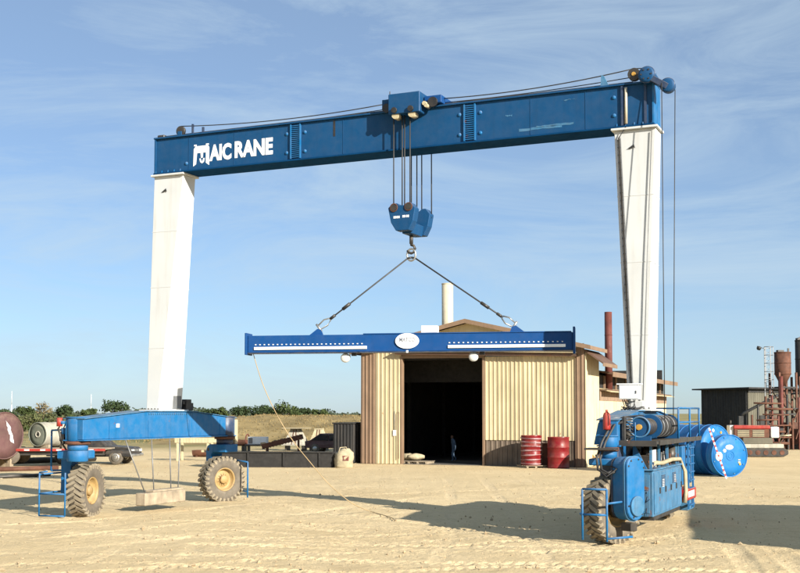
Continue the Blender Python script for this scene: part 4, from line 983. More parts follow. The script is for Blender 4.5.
# two large drums
def drum(px, off, rad, h, wrapped, label):
    p = on_barn(px, 467, off); o = empty('drum', (p.x, p.y, 0), R(20)); tag(o, label, 'drum')
    prof = [(0, .02), (rad * .94, .02), (rad * .95, 0), (rad, 0), (rad, .05), (rad * .985, .07), (rad * .985, h * .32), (rad * 1.02, h * .335), (rad * 1.02, h * .35), (rad * .985, h * .365),
            (rad * .985, h * .64), (rad * 1.02, h * .655), (rad * 1.02, h * .67), (rad * .985, h * .685), (rad * .985, h - .07), (rad, h - .05), (rad, h), (rad * .95, h), (rad * .94, h - .03), (0, h - .03)]
    z0 = .12 if wrapped else .01
    MB().lathe(prof, (0, 0, z0), (0, 0, 1), 36).build('barrel', 'drum_red', o)
    if wrapped:
        for k in range(7):
            z = z0 + .10 + k * h * .14; t0 = random.uniform(-.03, .03); n = 30
            ring = []
            for i in range(n):
                a = 2 * math.pi * i / n; rr_ = rad * 1.035 + random.uniform(-.006, .010); tz = math.sin(a + k) * .03
                ring.append((math.cos(a) * rr_, math.sin(a) * rr_, z + tz, .026 + .016 * math.sin(3 * a + k)))
            wv = MB()
            r0 = [(x, y, zz - hh) for x, y, zz, hh in ring]; r1 = [(x * 1.004, y * 1.004, zz + hh) for x, y, zz, hh in ring]; r2 = [(x * .985, y * .985, zz + hh) for x, y, zz, hh in ring]; r3 = [(x * .985, y * .985, zz - hh) for x, y, zz, hh in ring]
            wv.loft([r0, r1, r2, r3], True, True); wv.build('wrapping_film', 'film', o)
        pl = MB()
        for k in range(5): pl.box(-rad - .05, rad + .05, -rad - .05 + k * (2 * rad + .0) / 4.6, -rad + .14 + k * (2 * rad) / 4.6, .09, .118)
        pl.box(-rad, -rad + .1, -rad, rad, 0, .089).box(rad - .1, rad, -rad, rad, 0, .089).box(-.05, .05, -rad, rad, 0, .089); pl.build('pallet', 'wood', o)
    MB().cyl((rad * .5, 0, z0 + h - .03), (rad * .5, 0, z0 + h), .05, n=10).build('bung', 'plain_white', o)
drum(531.5, .95, .52, 1.48, True, 'red drum wrapped in clear plastic film against the barn front')
drum(558.5, .95, .54, 1.52, False, 'plain dark red drum standing nearest the barn corner')
# rusty drum-like post behind the wrapped drum
p = on_barn(545, 466, .35); o = MB().box(-.12, .12, -.1, .1, 0, 1.15).box(-.16, .16, -.14, .14, 1.151, 1.2).build('post', 'rust', None, .01); o.location = p; tag(o, 'short rusty post between the two red drums', 'post')
# pallets with sacks in the doorway
def pallet(px, off, rz, label):
    p = on_barn(px, 463, off); o = empty('pallet', (p.x, p.y, .035), rz); tag(o, label, 'pallet', 'pallets in the barn doorway')
    for k in range(6): MB().box(-.6, .6, -.5 + k * .175, -.38 + k * .175, .11, .135).build('plank', 'wood', o)
    for x in (-.55, -.05, .45): MB().box(x, x + .1, -.5, .5, .0, .109).build('bearer', 'wood', o)
    return o
pallet(407, -.9, R(-22), 'pallet just inside the left jamb of the barn doorway'); pallet(421, -.6, R(-24), 'empty pallet on the threshold right of the one by the jamb')
for k, (px, lab) in enumerate(((408, 'grey sack lying on the pallet by the left jamb'), (416, 'second grey sack lying right of the first in the doorway'))):
    p = on_barn(px, 460, -.9); mb = MB(); rings = []
    for i in range(9):
        t = i / 8; x = -.45 + .9 * t; e = math.sin(math.pi * min(max(t, .06), .94)) ** .5
        rings.append([(x, math.cos(a) * .28 * e + random.uniform(-.02, .02), .2 + math.sin(a) * .19 * e + random.uniform(-.02, .02)) for a in [2 * math.pi * j / 12 for j in range(12)]])
    mb.loft(rings, True); o = mb.build('sack', 'canvas'); o.location = (p.x, p.y, .17); o.rotation_euler = (0, 0, R(-20 + 30 * k)); tag(o, lab, 'sack')
# a person walking inside the barn
def person(p, h, rz):
    root = empty('person', p, rz); tag(root, 'person in grey-blue work clothes walking inside the dark barn', 'person')
    J = {'pel': (0, 0, .53), 'spi': (.01, 0, .64), 'che': (.04, 0, .77), 'nec': (.06, 0, .855), 'hea': (.075, 0, .90), 'top': (.08, 0, .985),
         'ls': (.04, .105, .80), 'le': (.0, .14, .65), 'lw': (.08, .13, .53), 'lh': (.10, .13, .48), 'rs': (.04, -.105, .80), 're': (-.04, -.14, .66), 'rw': (-.02, -.14, .52), 'rh': (.0, -.14, .47),
         'lt': (.0, .055, .50), 'lk': (.10, .06, .29), 'la': (.06, .06, .045), 'lf': (.15, .06, .02), 'rt': (.0, -.055, .50), 'rk': (.02, -.06, .28), 'ra': (-.12, -.06, .06), 'rf': (-.05, -.06, .02)}
    rad = dict(pel=.085, spi=.078, che=.09, nec=.035, hea=.052, top=.045, ls=.045, le=.033, lw=.024, lh=.022, rs=.045, re=.033, rw=.024, rh=.022, lt=.068, lk=.046, la=.03, lf=.024, rt=.068, rk=.046, ra=.03, rf=.024)
    E_ = ['pel-spi', 'spi-che', 'che-nec', 'nec-hea', 'hea-top', 'che-ls', 'ls-le', 'le-lw', 'lw-lh', 'che-rs', 'rs-re', 're-rw', 'rw-rh', 'pel-lt', 'lt-lk', 'lk-la', 'la-lf', 'pel-rt', 'rt-rk', 'rk-ra', 'ra-rf']
    ks = list(J); me_ = bpy.data.meshes.new('body'); me_.from_pydata([Vector(J[k]) * h for k in ks], [[ks.index(a) for a in e.split('-')] for e in E_], [])
    o = bpy.data.objects.new('body', me_); C.objects.link(o); o.parent = root
    md = o.modifiers.new('skin', 'SKIN'); o.modifiers.new('sub', 'SUBSURF').levels = 1; o.modifiers['sub'].render_levels = 2
    for k, sv in zip(ks, me_.skin_vertices[0].data): sv.radius = (rad[k] * h, rad[k] * h); sv.use_root = (k == 'pel')
    me_.materials.append(MATS['cloth_blue'])
    MB().lathe([(0, -.02), (.03, -.015), (.052, .02), (.058, .06), (.05, .095), (.03, .115), (0, .12)], Vector((.082, 0, .885)) , (0, 0, 1), 16).build('head', 'skin', root).scale = (h, h, h)
    return root
pp = on_barn(454, 460, -4.6); person((pp.x, pp.y, .03), 1.42, R(200))

# dark container, big bag and plates beside the barn
cn = empty('container', Vector((-3.1, 62.2, 0)), BRZ); tag(cn, 'dark corrugated steel box standing against the left side of the barn', 'container')
MB().box(-.5, .55, .02, 3.0, .05, 2.1).build('body', 'shed_dark', cn); panels(cn, -.55, .6, 0, .05, 2.12, 'shed_dark', .58)
MB().box(-.6, .65, -.06, 3.05, 2.121, 2.19).build('roof', 'shed_dark', cn); panels(cn, .03, 2.9, .60, .05, 2.1, 'shed_dark', .7, 'y')
p = ground_at(343.5, 467.5); bg_ = empty('bulk_bag', p, R(10)); tag(bg_, 'stuffed pale bulk bag slumped in front of the dark box by the barn', 'bag')
rings = []
for i in range(10):
    t = i / 9; z = t * .95; w_ = .42 * (1 + .1 * math.sin(t * 3)) * (1 if t < .75 else 1 - (t - .75) * 2.4)
    rings.append([(math.copysign(abs(math.cos(a)) ** .6, math.cos(a)) * w_ + random.uniform(-.03, .03) + .1 * t * t, math.copysign(abs(math.sin(a)) ** .6, math.sin(a)) * w_ + random.uniform(-.03, .03), z) for a in [2 * math.pi * j / 20 for j in range(20)]])
MB().loft(rings, True).build('sack', 'canvas', bg_); MB().tube([(-.3, -.3, .7), (-.2, -.25, 1.0), (.1, -.2, 1.02), (.2, -.25, .75)], .025, 6).build('strap', 'canvas', bg_); MB().box(-.1, .2, -.47, -.455, .35, .6).build('label_patch', 'rust_red', bg_)

# yellow hatched barrier and brown plate by the right corner of the barn
p = ground_at(597, 468); br = empty('barrier', p + Vector((0, 2.0, 0)), R(-30)); tag(br, 'small yellow and black barrier frame left of the crane wheel by the barn corner', 'barrier')
MB().bar((-.35, 0, 0), (-.2, 0, 1.0), .07, .07).bar((.45, 0, 0), (.3, 0, .6), .07, .07).build('leg', 'steel_dark', br)
for k in range(4): MB().bar((-.4 + k * .22, -.05, 1.0 - k * .22), (-.2 + k * .22, -.05, .80 - k * .22), .05, .22).build('board_stripe', 'rim_yellow' if k % 2 == 0 else 'black', br)
MB().bar((-.3, .1, .25), (.5, .1, .3), .06, .3).build('board', 'cream', br)
p = ground_at(600, 466); pt = MB().box(-.22, .22, -.05, .05, .02, 1.75).box(-.25, .25, -.09, .09, 1.751, 1.82).box(-.3, .3, -.2, .2, 0, .019).build('steel_plate', 'roof_rust', None, .01); pt.location = p + Vector((.1, 1.2, 0)); tag(pt, 'upright rusty brown plate behind the yellow barrier', 'plate')

# ------------------------------------------------------------------ tanks
def tank(name, p, rz, rad, ln, mbody, mend, label, z0=0., ribs=0, endfeat=None):
    """cylinder lying along local +y, its near end cap at y=0"""
    o = empty(name, (p.x, p.y, z0), rz); tag(o, label, 'tank')
    prof = [(0, 0.02), (rad * .55, .015), (rad * .93, .02), (rad * .955, .03), (rad * .965, 0), (rad, 0), (rad, .06), (rad * .985, .08), (rad * .985, ln - .08), (rad, ln - .06), (rad, ln), (rad * .9, ln), (0, ln - .02)]
    MB().lathe([(rad * .963, .055)] + prof[4:], (0, 0, rad), (0, 1, 0), 56).build('shell', mbody, o)
    e = MB().lathe([(0, .03), (rad * .55, .03), (rad * .964, .035), (rad * .964, .06), (0, .062)], (0, 0, rad), (0, 1, 0), 56).build('end_cap', mend, o)
    for k in range(ribs): MB().torus((0, .35 + k * (ln - .5) / max(1, ribs - 1), rad), (0, 1, 0), rad * .985, .022, 56, 6).build('hoop', mbody, o)
    return o, e
def oval(cx, cz, rx, rz, y0, y1, n=24): return MB().prism([(cx + rx * math.cos(2 * math.pi * k / n), cz + rz * math.sin(2 * math.pi * k / n)) for k in range(n)], 'y', y0, y1)
p = ground_at(730, 477); rad = .90
t1, e1 = tank('tank', p, R(20), rad, .42, 'tank_blue', 'tank_blue', 'short blue tank end standing on edge with white ovals on its round plate')
MB().torus((.05, .03, rad), (0, 1, 0), .19, .022, 24, 6).torus((.05, .03, rad), (0, 1, 0), .10, .016, 20, 6).build('boss_ring', 'tank_blue', t1)
oval(.0, rad + .36, .19, .10, .008, .029).build('oval_label', 'sign_white', t1); oval(-.24, rad + .22, .07, .07, .008, .029).build('round_label', 'sign_white', t1); oval(-.52, rad - .02, .17, .19, .01, .029).build('oval_label', 'decal_grey', t1)
lb = MB()
for k in range(4): lb.box(-.12 + k * .062, -.08 + k * .062, .003, .0075, rad + .35, rad + .39)
lb.build('label_print', 'letter_grey', t1)
MB().box(.43, .55, .008, .029, rad - .32, rad - .25).box(.43, .55, .008, .029, rad - .20, rad - .16).build('data_plate', 'cream', t1); MB().cyl((.52, .0, rad - .36), (.52, .03, rad - .36), .05, n=12).build('plug', 'brass', t1)
for k in range(8): a = k * math.pi / 4 + .3; MB().cyl((rad * .88 * math.cos(a), .0, rad + rad * .88 * math.sin(a)), (rad * .88 * math.cos(a), .031, rad + rad * .88 * math.sin(a)), .03, n=8).build('bolt', 'worn_blue', t1)
rad2 = 1.10; p = Vector(((715.5 - 400) / FPX * 50.3, 50.3, 0))
t2, e2 = tank('tank', p, R(38), rad2, 4.6, 'tank_blue', 'tank_blue', 'larger ribbed blue tank lying behind the crane engine and the plated disc', ribs=9)
MB().cyl((-.2, .0, 1.95), (-.2, .035, 1.95), .07, n=12).build('plug', 'plain_white', t2); MB().cyl((.35, .0, 1.85), (.35, .035, 1.85), .06, n=12).build('plug', 'brass', t2); MB().cyl((.75, .0, 1.5), (.75, .035, 1.5), .06, n=12).build('plug', 'plain_white', t2)
# red and white pole leaning on it
a = at_depth(709, 428, 47.6); b = ground_at(726.5, 478.5, .02); sp_ = empty('striped_pole', b, 0); tag(sp_, 'red and white striped pole leaning against the blue tank', 'pole')
dv = a - b
for k in range(21): MB().bar(dv * (k / 21), dv * ((k + 1) / 21), .065, .03).build('stripe', 'plain_white' if k % 2 == 0 else 'red', sp_)
# maroon tank at the left edge
p = Vector(((6 - 400) / FPX * 57, 57, 0)); t4, e4 = tank('tank', p, R(60), 1.17, 5.5, 'maroon', 'maroon', 'big brownish maroon tank end cut by the left edge of the picture', z0=.42)
wm = []
random.seed(11)
for i in range(12): wm.append((.05 + .34 * i / 11 + random.uniform(-.04, .03), 1.85 - 1.0 * i / 11 + random.uniform(0, .12)))
for i in range(12): wm.append((.66 - .32 * i / 11 + random.uniform(-.07, .04), .80 + .85 * i / 11 - random.uniform(0, .16)))
MB().prism(wm, 'y', .018, .028).build('paint_smear', 'decal_grey', t4)
for x in (-.8, .6): MB().box(x, x + .22, .3, 5.3, -.42, .24).build('cradle', 'wood', t4)
# trailer with the green tank
tp = at_depth(44, 449, 59.6)
trl = empty('flatbed_trailer', Vector((-19.7, 58.6, .14)), R(1)); tag(trl, 'low flatbed trailer with a red and white striped edge carrying the green tank', 'trailer')
for k in range(14): MB().box(-2.5 + k * .53, -1.98 + k * .53, -.9, 1.2, .72, .79).build('deck_plank', 'wood', trl)
MB().box(-2.5, 4.92, -.96, -.901, .66, .78).build('side_rail', 'red', trl)
for k in range(9): MB().box(-2.3 + k * .8, -2.05 + k * .8, -.968, -.961, .69, .75).build('reflector', 'sign_white', trl)
MB().box(-2.4, 4.8, -.7, -.5, .45, .71).box(-2.4, 4.8, .8, 1.0, .45, .71).bar((4.7, .2, .6), (6.4, .2, .55), .14, .14).build('chassis', 'steel_dark', trl)
for x in (-.9, .2):
    for y in (-.75, 1.0):
        w_ = MB().lathe([(0, 0), (.2, .0), (.22, .03), (.38, .02), (.42, .06), (.42, .2), (.38, .24), (0, .24)], (x, y - .12, .42), (0, 1, 0), 24).build('wheel', 'rubber', trl)
tg, eg = tank('tank', Vector((tp.x, 58.5, 0)), R(-27), .62, 2.5, 'tank_grey', 'tank_green', 'grey tank with a dark green end lying on the flatbed trailer', z0=1.0)
MB().torus((0, .0, .62), (0, 1, 0), .59, .03, 40, 6).build('rim', 'tank_green', tg); MB().torus((0, .02, .62), (0, 1, 0), .14, .03, 20, 6).build('boss_ring', 'tank_grey', tg); MB().cyl((0, .0, .62), (0, .03, .62), .06, n=12).build('bung', 'black', tg)
for y in (.25, 1.6): MB().box(-.5, .5, y, y + .2, -.06, .1).build('cradle', 'wood', tg)
for k in range(3): MB().torus((0, .5 + k * .7, .62), (0, 1, 0), .61, .018, 40, 6).build('hoop', 'tank_grey', tg)
# pickup in front of the trailer's right end
pk = empty('pickup_truck', Vector((-16.35, 61.6, 0)), R(-6)); tag(pk, 'dark pickup truck parked behind the front left crane wheel', 'pickup')
bp = [(-2.3, .42), (2.28, .40), (2.36, .55), (2.34, .80), (2.2, .90), (1.0, .98), (.35, 1.50), (-.75, 1.52), (-.95, 1.0), (-2.3, 1.0)]
bd = MB().loft([[(x, -.84 + (.10 if z > 1.1 else 0), z) for x, z in bp], [(x, .84 - (.10 if z > 1.1 else 0), z) for x, z in bp]]).build('body', 'black', pk, .04, 2)
MB().prism([(.92, 1.02), (.38, 1.44), (-.15, 1.45), (-.15, 1.02)], 'y', -.80, -.76).prism([(-.22, 1.02), (-.22, 1.45), (-.70, 1.46), (-.84, 1.02)], 'y', -.80, -.76).build('window', 'glass_dark', pk)
for y in (-.6, .6): MB().box(2.33, 2.39, y - .17, y + .17, .66, .80).build('headlight', 'lamp_white', pk)
MB().box(2.3, 2.46, -.86, .86, .42, .56).build('bumper', 'shackle', pk, .03); MB().box(2.345, 2.37, -.4, .4, .62, .80).build('grille', 'steel_grey', pk)
for x in (-1.45, 1.5):
    for sg in (-1, 1):
        w_ = MB().lathe([(.0, 0), (.2, 0), (.24, .02), (.34, 0), (.37, .04), (.37, .2), (.34, .23), (0, .23)], (x, sg * .86 if sg < 0 else .63, .37), (0, 1, 0), 28).build('wheel', 'rubber', pk)
        MB().lathe([(0, -.02), (.09, -.02), (.12, .01), (.21, -.012), (.22, .02)], (x, sg * .86 if sg < 0 else .63, .37), (0, 1, 0), 24).build('rim', 'shackle', w_)
# long pipes and beams lying on the sand at the left
for k, (pxa, pya, pxb, pyb, r, m, lab) in enumerate(((-15, 472, 58, 470, .11, 'rust', 'long rusty pipe lying on the sand below the maroon tank'), (-15, 479, 50, 476, .07, 'steel_dark', 'dark steel pipe lying nearest the viewer at the left edge'), (10, 464, 95, 461, .16, 'steel_dark', 'dark pipe lying under the flatbed trailer'))):
    a, b = ground_at(pxa, pya), ground_at(pxb, pyb); a.z = b.z = r
    d = (b - a).normalized(); o = empty('pipe', a); tag(o, lab, 'pipe'); l_ = b - a
    n = 24; up = Vector((0, 0, 1)); s1 = d.cross(up)
    ring = lambda c, rr_: [c + (s1 * math.cos(2 * math.pi * i / n) + up * math.sin(2 * math.pi * i / n)) * rr_ for i in range(n)]
    z_ = Vector((0, 0, 0)); MB().loft([ring(z_, r), ring(l_, r), ring(l_, r * .88), ring(z_, r * .88)], True, True).build('pipe_wall', m, o)
    for t in (.15, .8): MB().bar(l_ * t + s1 * .5 - up * (r - .0) + up * .02, l_ * t - s1 * .5 - up * r + up * .02, .1, .04).build('dunnage', 'wood', o)

# ------------------------------------------------------------------ scrap and plant between the left crane wheels and the barn
def place(name, px, py, rz, label, cat, dy=0): 
    o = empty(name, ground_at(px, py) + Vector((0, dy, 0)), rz); return tag(o, label, cat)
fr = place('trestle', 176, 461, R(-6), 'cream steel trestle frame standing behind the left sill beam', 'frame')
for x in (0, 1.75):
    for y in (0, .9): MB().box(x, x + .13, y, y + .13, 0, 1.02).build('leg', 'cream', fr, .01)
MB().box(-.1, 2.05, -.02, .16, 1.021, 1.30).build('beam', 'cream', fr, .01); MB().box(-.1, 2.05, .88, 1.06, 1.021, 1.30).build('beam', 'cream', fr, .01)
for k in range(12): MB().box(-.08 + k * .175, -.06 + k * .175, -.035, -.021, 1.04, 1.28).build('rib', 'cream', fr)
MB().box(1.4, 1.88, .2, .25, .5, .62).build('brace', 'cream', fr)
tgx = place('trough', 188, 458, R(-8), 'rusty half-round trough lying under the cream frame', 'trough', 2.0)
def half_pipe(r, ln, th=.04, n=14):
    o_ = [(math.cos(math.pi + math.pi * i / n) * r, r + math.sin(math.pi + math.pi * i / n) * r) for i in range(n + 1)]
    i_ = [(math.cos(2 * math.pi - math.pi * i / n) * (r - th), r + math.sin(2 * math.pi - math.pi * i / n) * (r - th)) for i in range(n + 1)]
    return MB().loft([[(x_, a, z) for a, z in o_ + i_] for x_ in (0, ln)])
half_pipe(.42, 1.7).build('shell', 'rust', tgx); MB().box(.2, .3, -.3, .3, .0, .1).box(1.3, 1.4, -.3, .3, 0, .1).build('foot', 'rust', tgx)
MB().box(.02, .06, -.36, .36, .1, .42).build('end_plate', 'rust', tgx)
# long low skip for a trailer in shadow, the shade put into its black
sk = place('skip', 206, 467, R(-5), 'long low steel skip, coloured black for shade, lying between the rear left crane wheel and the barn', 'skip')
MB().box(.0, 6.4, 0, .06, .06, .72).build('wall', 'shade_black', sk); MB().box(.0, 6.4, 1.5, 1.56, .06, .72).build('wall', 'shade_black', sk); MB().box(0, .06, .061, 1.499, .06, .72).box(6.34, 6.4, .061, 1.499, .06, .72).build('end_wall', 'shade_black', sk); MB().box(.0, 6.4, .0, 1.56, 0, .059).build('base', 'shade_black', sk)
for k in range(4): MB().box(.3 + k * 1.8, .38 + k * 1.8, -.07, -.001, .06, .74).build('rib', 'shade_black', sk)
MB().box(-.04, 6.44, -.1, .0 - .001, .741, .80).build('rim', 'black', sk)
# white cabinet on a cart
wc = place('white_cabinet', 252, 457, R(-4), 'low white metal cabinet lying on a dark cart beyond the skip', 'cabinet', 3.0)
MB().box(-.6, .62, -.3, .3, .70, 1.18).build('case', 'plain_white', wc, .02); MB().box(-.56, -.30, -.312, -.301, .76, 1.12).build('grille', 'steel_grey', wc); MB().box(-.26, .56, -.312, -.301, .76, 1.12).build('door', 'plain_white', wc, .005)
MB().box(-.8, .8, -.4, .4, .60, .699).bar((-.6, 0, 0), (-.6, 0, .6), .1, .5).bar((.6, 0, 0), (.6, 0, .6), .1, .5).build('cart', 'steel_dark', wc)
hp = place('pipe_half', 222, 455, R(-12), 'rusty broken pipe section lying across the skip left of the auger', 'pipe', 1.6)
hp.location.z = .55
o_ = half_pipe(.40, 1.5, .05).build('shell', 'rust', hp); MB().torus((1.5, 0, .40), (1, 0, 0), .36, .04, 24, 6).build('rim_ring', 'rust_red', hp)
for x in (.1, 1.2): MB().box(x, x + .15, -.3, .3, -.55, .02).build('stand', 'steel_dark', hp)
au = place('auger', 258, 458, R(-3), 'rusty screw conveyor trough slanting up beside the white cabinet', 'conveyor', 2.2)
a, b = Vector((0, 0, .62)), Vector((2.5, 0, 1.25)); dv = (b - a)
MB().bar(a + Vector((0, -.22, 0)), b + Vector((0, -.22, 0)), .04, .30).bar(a + Vector((0, .22, 0)), b + Vector((0, .22, 0)), .04, .30).bar(a - Vector((0, 0, .13)), b - Vector((0, 0, .13)), .40, .04).build('trough', 'rust', au)
MB().cyl(a, b, .05, n=10).build('shaft', 'steel_dark', au)
for k in range(13): MB().cyl(a.lerp(b, (k + .3) / 13), a.lerp(b, (k + .45) / 13), .19, n=16).build('flight', 'rust', au)
for t in (.12, .9): q = a.lerp(b, t); MB().bar(Vector((q.x, -.2, 0)), Vector((q.x, -.2, q.z - .16)), .07, .07).bar(Vector((q.x, .2, 0)), Vector((q.x, .2, q.z - .16)), .07, .07).build('leg', 'rust', au)
sl = []
for i in range(13): t = i / 12; sl.append((-.1 + 2.6 * t, .78 + .52 * t + random.uniform(-.05, .10)))
MB().loft([[(x, -.19, .72 + .24 * x) for x, z in sl] + [(x, -.1, z) for x, z in sl[::-1]], [(x, .19, .72 + .24 * x) for x, z in sl] + [(x, .1, z) for x, z in sl[::-1]]]).build('load', 'clod', au)
# upturned hoppers
for k, (px, wd, m, lab) in enumerate(((292, 1.25, 'tank_grey', 'grey upturned hopper left of the cream one by the dry bank'), (316, 1.05, 'cream', 'cream upturned hopper in front of the dry bank'))):
    hpp = place('hopper', px, 452, R(-12), lab, 'hopper', 3)
    z0, z1 = .45, 1.52; b0, b1 = wd, wd * .42
    rg_ = lambda h_, z: [(-h_, -h_, z), (h_, -h_, z), (h_, h_, z), (-h_, h_, z)]
    MB().loft([rg_(b0 * .62, z0), rg_(b1 * .62, z1)]).build('cone', m, hpp, .02); MB().loft([rg_(b1 * .66, z1 + .001), rg_(b1 * .66, z1 + .07)]).build('flange', m, hpp)
    MB().loft([rg_(b0 * .66, z0 - .06), rg_(b0 * .66, z0 - .001)]).build('flange', m, hpp)
    MB().bar((-.1, -b0 * .62, z0), (-.05, -b1 * .64, z1), .06, .03).bar((.2, -b0 * .62, z0), (.12, -b1 * .64, z1), .06, .03).build('rib', 'rust', hpp)
    for x in (-.5, .5): MB().box(x * b0 - .05, x * b0 + .05, -.5, .5, 0, z0 - .061).build('foot', 'steel_dark', hpp)
    if k == 0: MB().box(-.8, .95, -.85, .7, 1.60, 1.64).build('sheet', 'canvas', hpp)
cr_ = place('parked_car', 327, 458, R(-14), 'small dark red car parked near the barn beyond the skip', 'car', 9)
bp = [(-1.9, .35), (1.9, .33), (1.98, .5), (1.9, .72), (1.0, .82), (.5, 1.30), (-.9, 1.32), (-1.6, .85), (-1.95, .8)]
MB().loft([[(x, -.78 + (.12 if z > 1 else 0), z) for x, z in bp], [(x, .78 - (.12 if z > 1 else 0), z) for x, z in bp]]).build('body', 'maroon', cr_, .05, 2)
MB().prism([(.9, .85), (.48, 1.25), (-.2, 1.26), (-.2, .85)], 'y', -.80, -.77).prism([(-.28, .85), (-.28, 1.26), (-.85, 1.26), (-1.4, .87)], 'y', -.80, -.77).build('window', 'glass_dark', cr_)
for y in (-.55, .55): MB().box(1.93, 1.98, y - .16, y + .16, .56, .68).build('headlight', 'lamp_white', cr_)
for x in (-1.2, 1.2):
    for sg in (-.8, .6):
        w_ = MB().lathe([(.0, 0), (.18, 0), (.2, .02), (.28, 0), (.31, .04), (.31, .16), (.28, .2), (0, .2)], (x, sg, .31), (0, 1, 0), 24).build('wheel', 'rubber', cr_); MB().lathe([(0, -.02), (.16, -.012), (.17, .02)], (x, sg, .31), (0, 1, 0), 18).build('rim', 'shackle', w_)

# ------------------------------------------------------------------ dark shed and silos at the right
SY = 100.0
sh0 = at_depth(748, 413, SY); shed = empty('shed', Vector((sh0.x, SY, 0)), R(36.9)); tag(shed, 'steel shed seen on its corner, its left wall coloured dark for shade, behind the blue tanks', 'shed')
zr = at_depth(748, 389, SY).z; LEN = 14.0; DEP = 5.0
panels(shed, .02, LEN, 0, .0, zr, 'shed_olive', .95); panels(shed, .05, DEP, -.02, 0, zr, 'shed_dark', .8, 'y')  # left wall near black: its shade is put into the colour
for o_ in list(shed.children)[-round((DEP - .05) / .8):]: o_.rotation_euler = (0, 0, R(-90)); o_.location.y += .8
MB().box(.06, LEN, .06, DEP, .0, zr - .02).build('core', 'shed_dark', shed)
MB().prism([(-.55, zr + .02), (DEP + .6, zr - .02), (DEP + .6, zr + .1), (-.55, zr + .16)], 'x', -.55, LEN + .3).build('roof', 'shed_dark', shed)
MB().box(-.02, LEN, -.10, -.04, zr - .28, zr - .05).build('fascia', 'shed_dark', shed)
MB().box(1.6, 3.2, -.10, -.04, .1, 2.5).build('door', 'shed_dark', shed)
# slanting chute in front of the lit wall
a, b = at_depth(744, 413, SY - 2), at_depth(778, 395, SY - 4)
ch = empty('chute', Vector((a.x, a.y, 0)), 0); tag(ch, 'dark pipe chute slanting across the shed wall to the silo', 'chute')
q = b - Vector((a.x, a.y, 0)); MB().tube([(-.3, 0, a.z - .3), (0, 0, a.z), q], .13, 10).build('pipe', 'shed_dark', ch); MB().box(-.5, -.1, -.2, .2, 0, a.z - .25).build('boot', 'shed_dark', ch)
# silo 1 on its tower
def silo(px, Yd, r_px, ytop, ycone, ytip, label, mname='rust'):
    p = at_depth(px, 413, Yd); zz = lambda y: at_depth(px, y, Yd).z; rr_ = r_px / FPX * Yd
    o = empty('silo', Vector((p.x, Yd, 0)), R(12)); tag(o, label, 'silo')
    zt, zc, zp = zz(ytop), zz(ycone), zz(ytip)
    s_ = MB().lathe([(0, zp), (.16, zp), (rr_, zc), (rr_, zt), (rr_ * .96, zt), (rr_ * .96, zt - .08), (0, zt - .08)], (0, 0, 0), (0, 0, 1), 36).build('vessel', mname, o)
    for z in (zc, (zc + zt) / 2, zt - .05): MB().torus((0, 0, z), (0, 0, 1), rr_, .035, 36, 6).build('hoop', mname, s_)
    MB().bar((-.2, 0, zt), (-.2, 0, zt + .15), .5, .3).bar((rr_ * .8, 0, zt - .05), (rr_ * .8, 0, zt + .3), .12, .1).build('lid', 'steel_dark', s_)
    d = rr_ * 1.15
    for sx in (-1, 1):
        for sy in (-1, 1): MB().box(sx * d - .07, sx * d + .07, sy * d - .07, sy * d + .07, 0, zc + .1).build('tower_leg', 'rust', o)
    for z in (zp - .12, zp * .55, .6):
        for s2_ in (-1, 1):
            MB().bar((-d, s2_ * d, z), (d, s2_ * d, z), .1, .12).bar((s2_ * d, -d, z), (s2_ * d, d, z), .1, .12).build('girder', 'shed_dark', o)
    for s2_ in (-1, 1): MB().bar((-d, s2_ * d, .6), (d, s2_ * d, zp * .55), .06, .06).bar((d, s2_ * d, zp * .55), (-d, s2_ * d, zp - .1), .06, .06).build('brace', 'rust', o)
    MB().cyl((0, 0, zp - .9), (0, 0, zp), .14, n=14).box(-.3, .3, -.3, .3, zp - 1.6, zp - .9).build('discharge', 'rust', o)
    return o, rr_, zt, zp, d
s1, rr1, zt1, zp1, d1 = silo(783.5, 88, 8, 352, 374, 386, 'rusty cone-bottomed silo on a steel tower beside the shed')
MB().cyl((-d1 - .15, -1.2, 0), (-d1 - .15, -1.2, zp1 + .7), .14, n=14).build('standpipe', 'rust_red', s1)
MB().box(-d1 * 1.2, d1 * 1.6, -1.5, -.9, zp1 - 1.75, zp1 - 1.68).build('platform', 'shed_dark', s1)
MB().box(-.9, .9, -1.6, -.6, .3, 1.5).box(-.4, .5, -1.3, -.5, 1.5, 2.0).build('machinery', 'rust', s1, .03)
for k in range(4): MB().cyl((-1.4 + k * .95, -1.4, .0), (-1.4 + k * .95, -1.4, 1.0 + .3 * (k % 2)), .16, n=12).build('pump', 'steel_dark', s1)
MB().tube([(-1.6, -1.3, 1.6), (-2.2, -1.3, 1.7), (-2.4, -1.3, 1.2), (-2.0, -1.3, .6)], .09, 8).tube([(.6, -1.4, 1.9), (1.6, -1.4, 2.1), (1.8, -1.4, 1.0)], .10, 8).build('pipework', 'rust', s1)
MB().tube([(-1.9, -1.4, 1.72), (-1.9, -1.4, 2.3), (-1.3, -1.4, 2.3)], .03, 5).tube([(-2.3, -1.4, .0), (-2.3, -1.4, 2.4), (-1.2, -1.4, 2.4)], .03, 5).build('handrail', 'rust_red', s1)
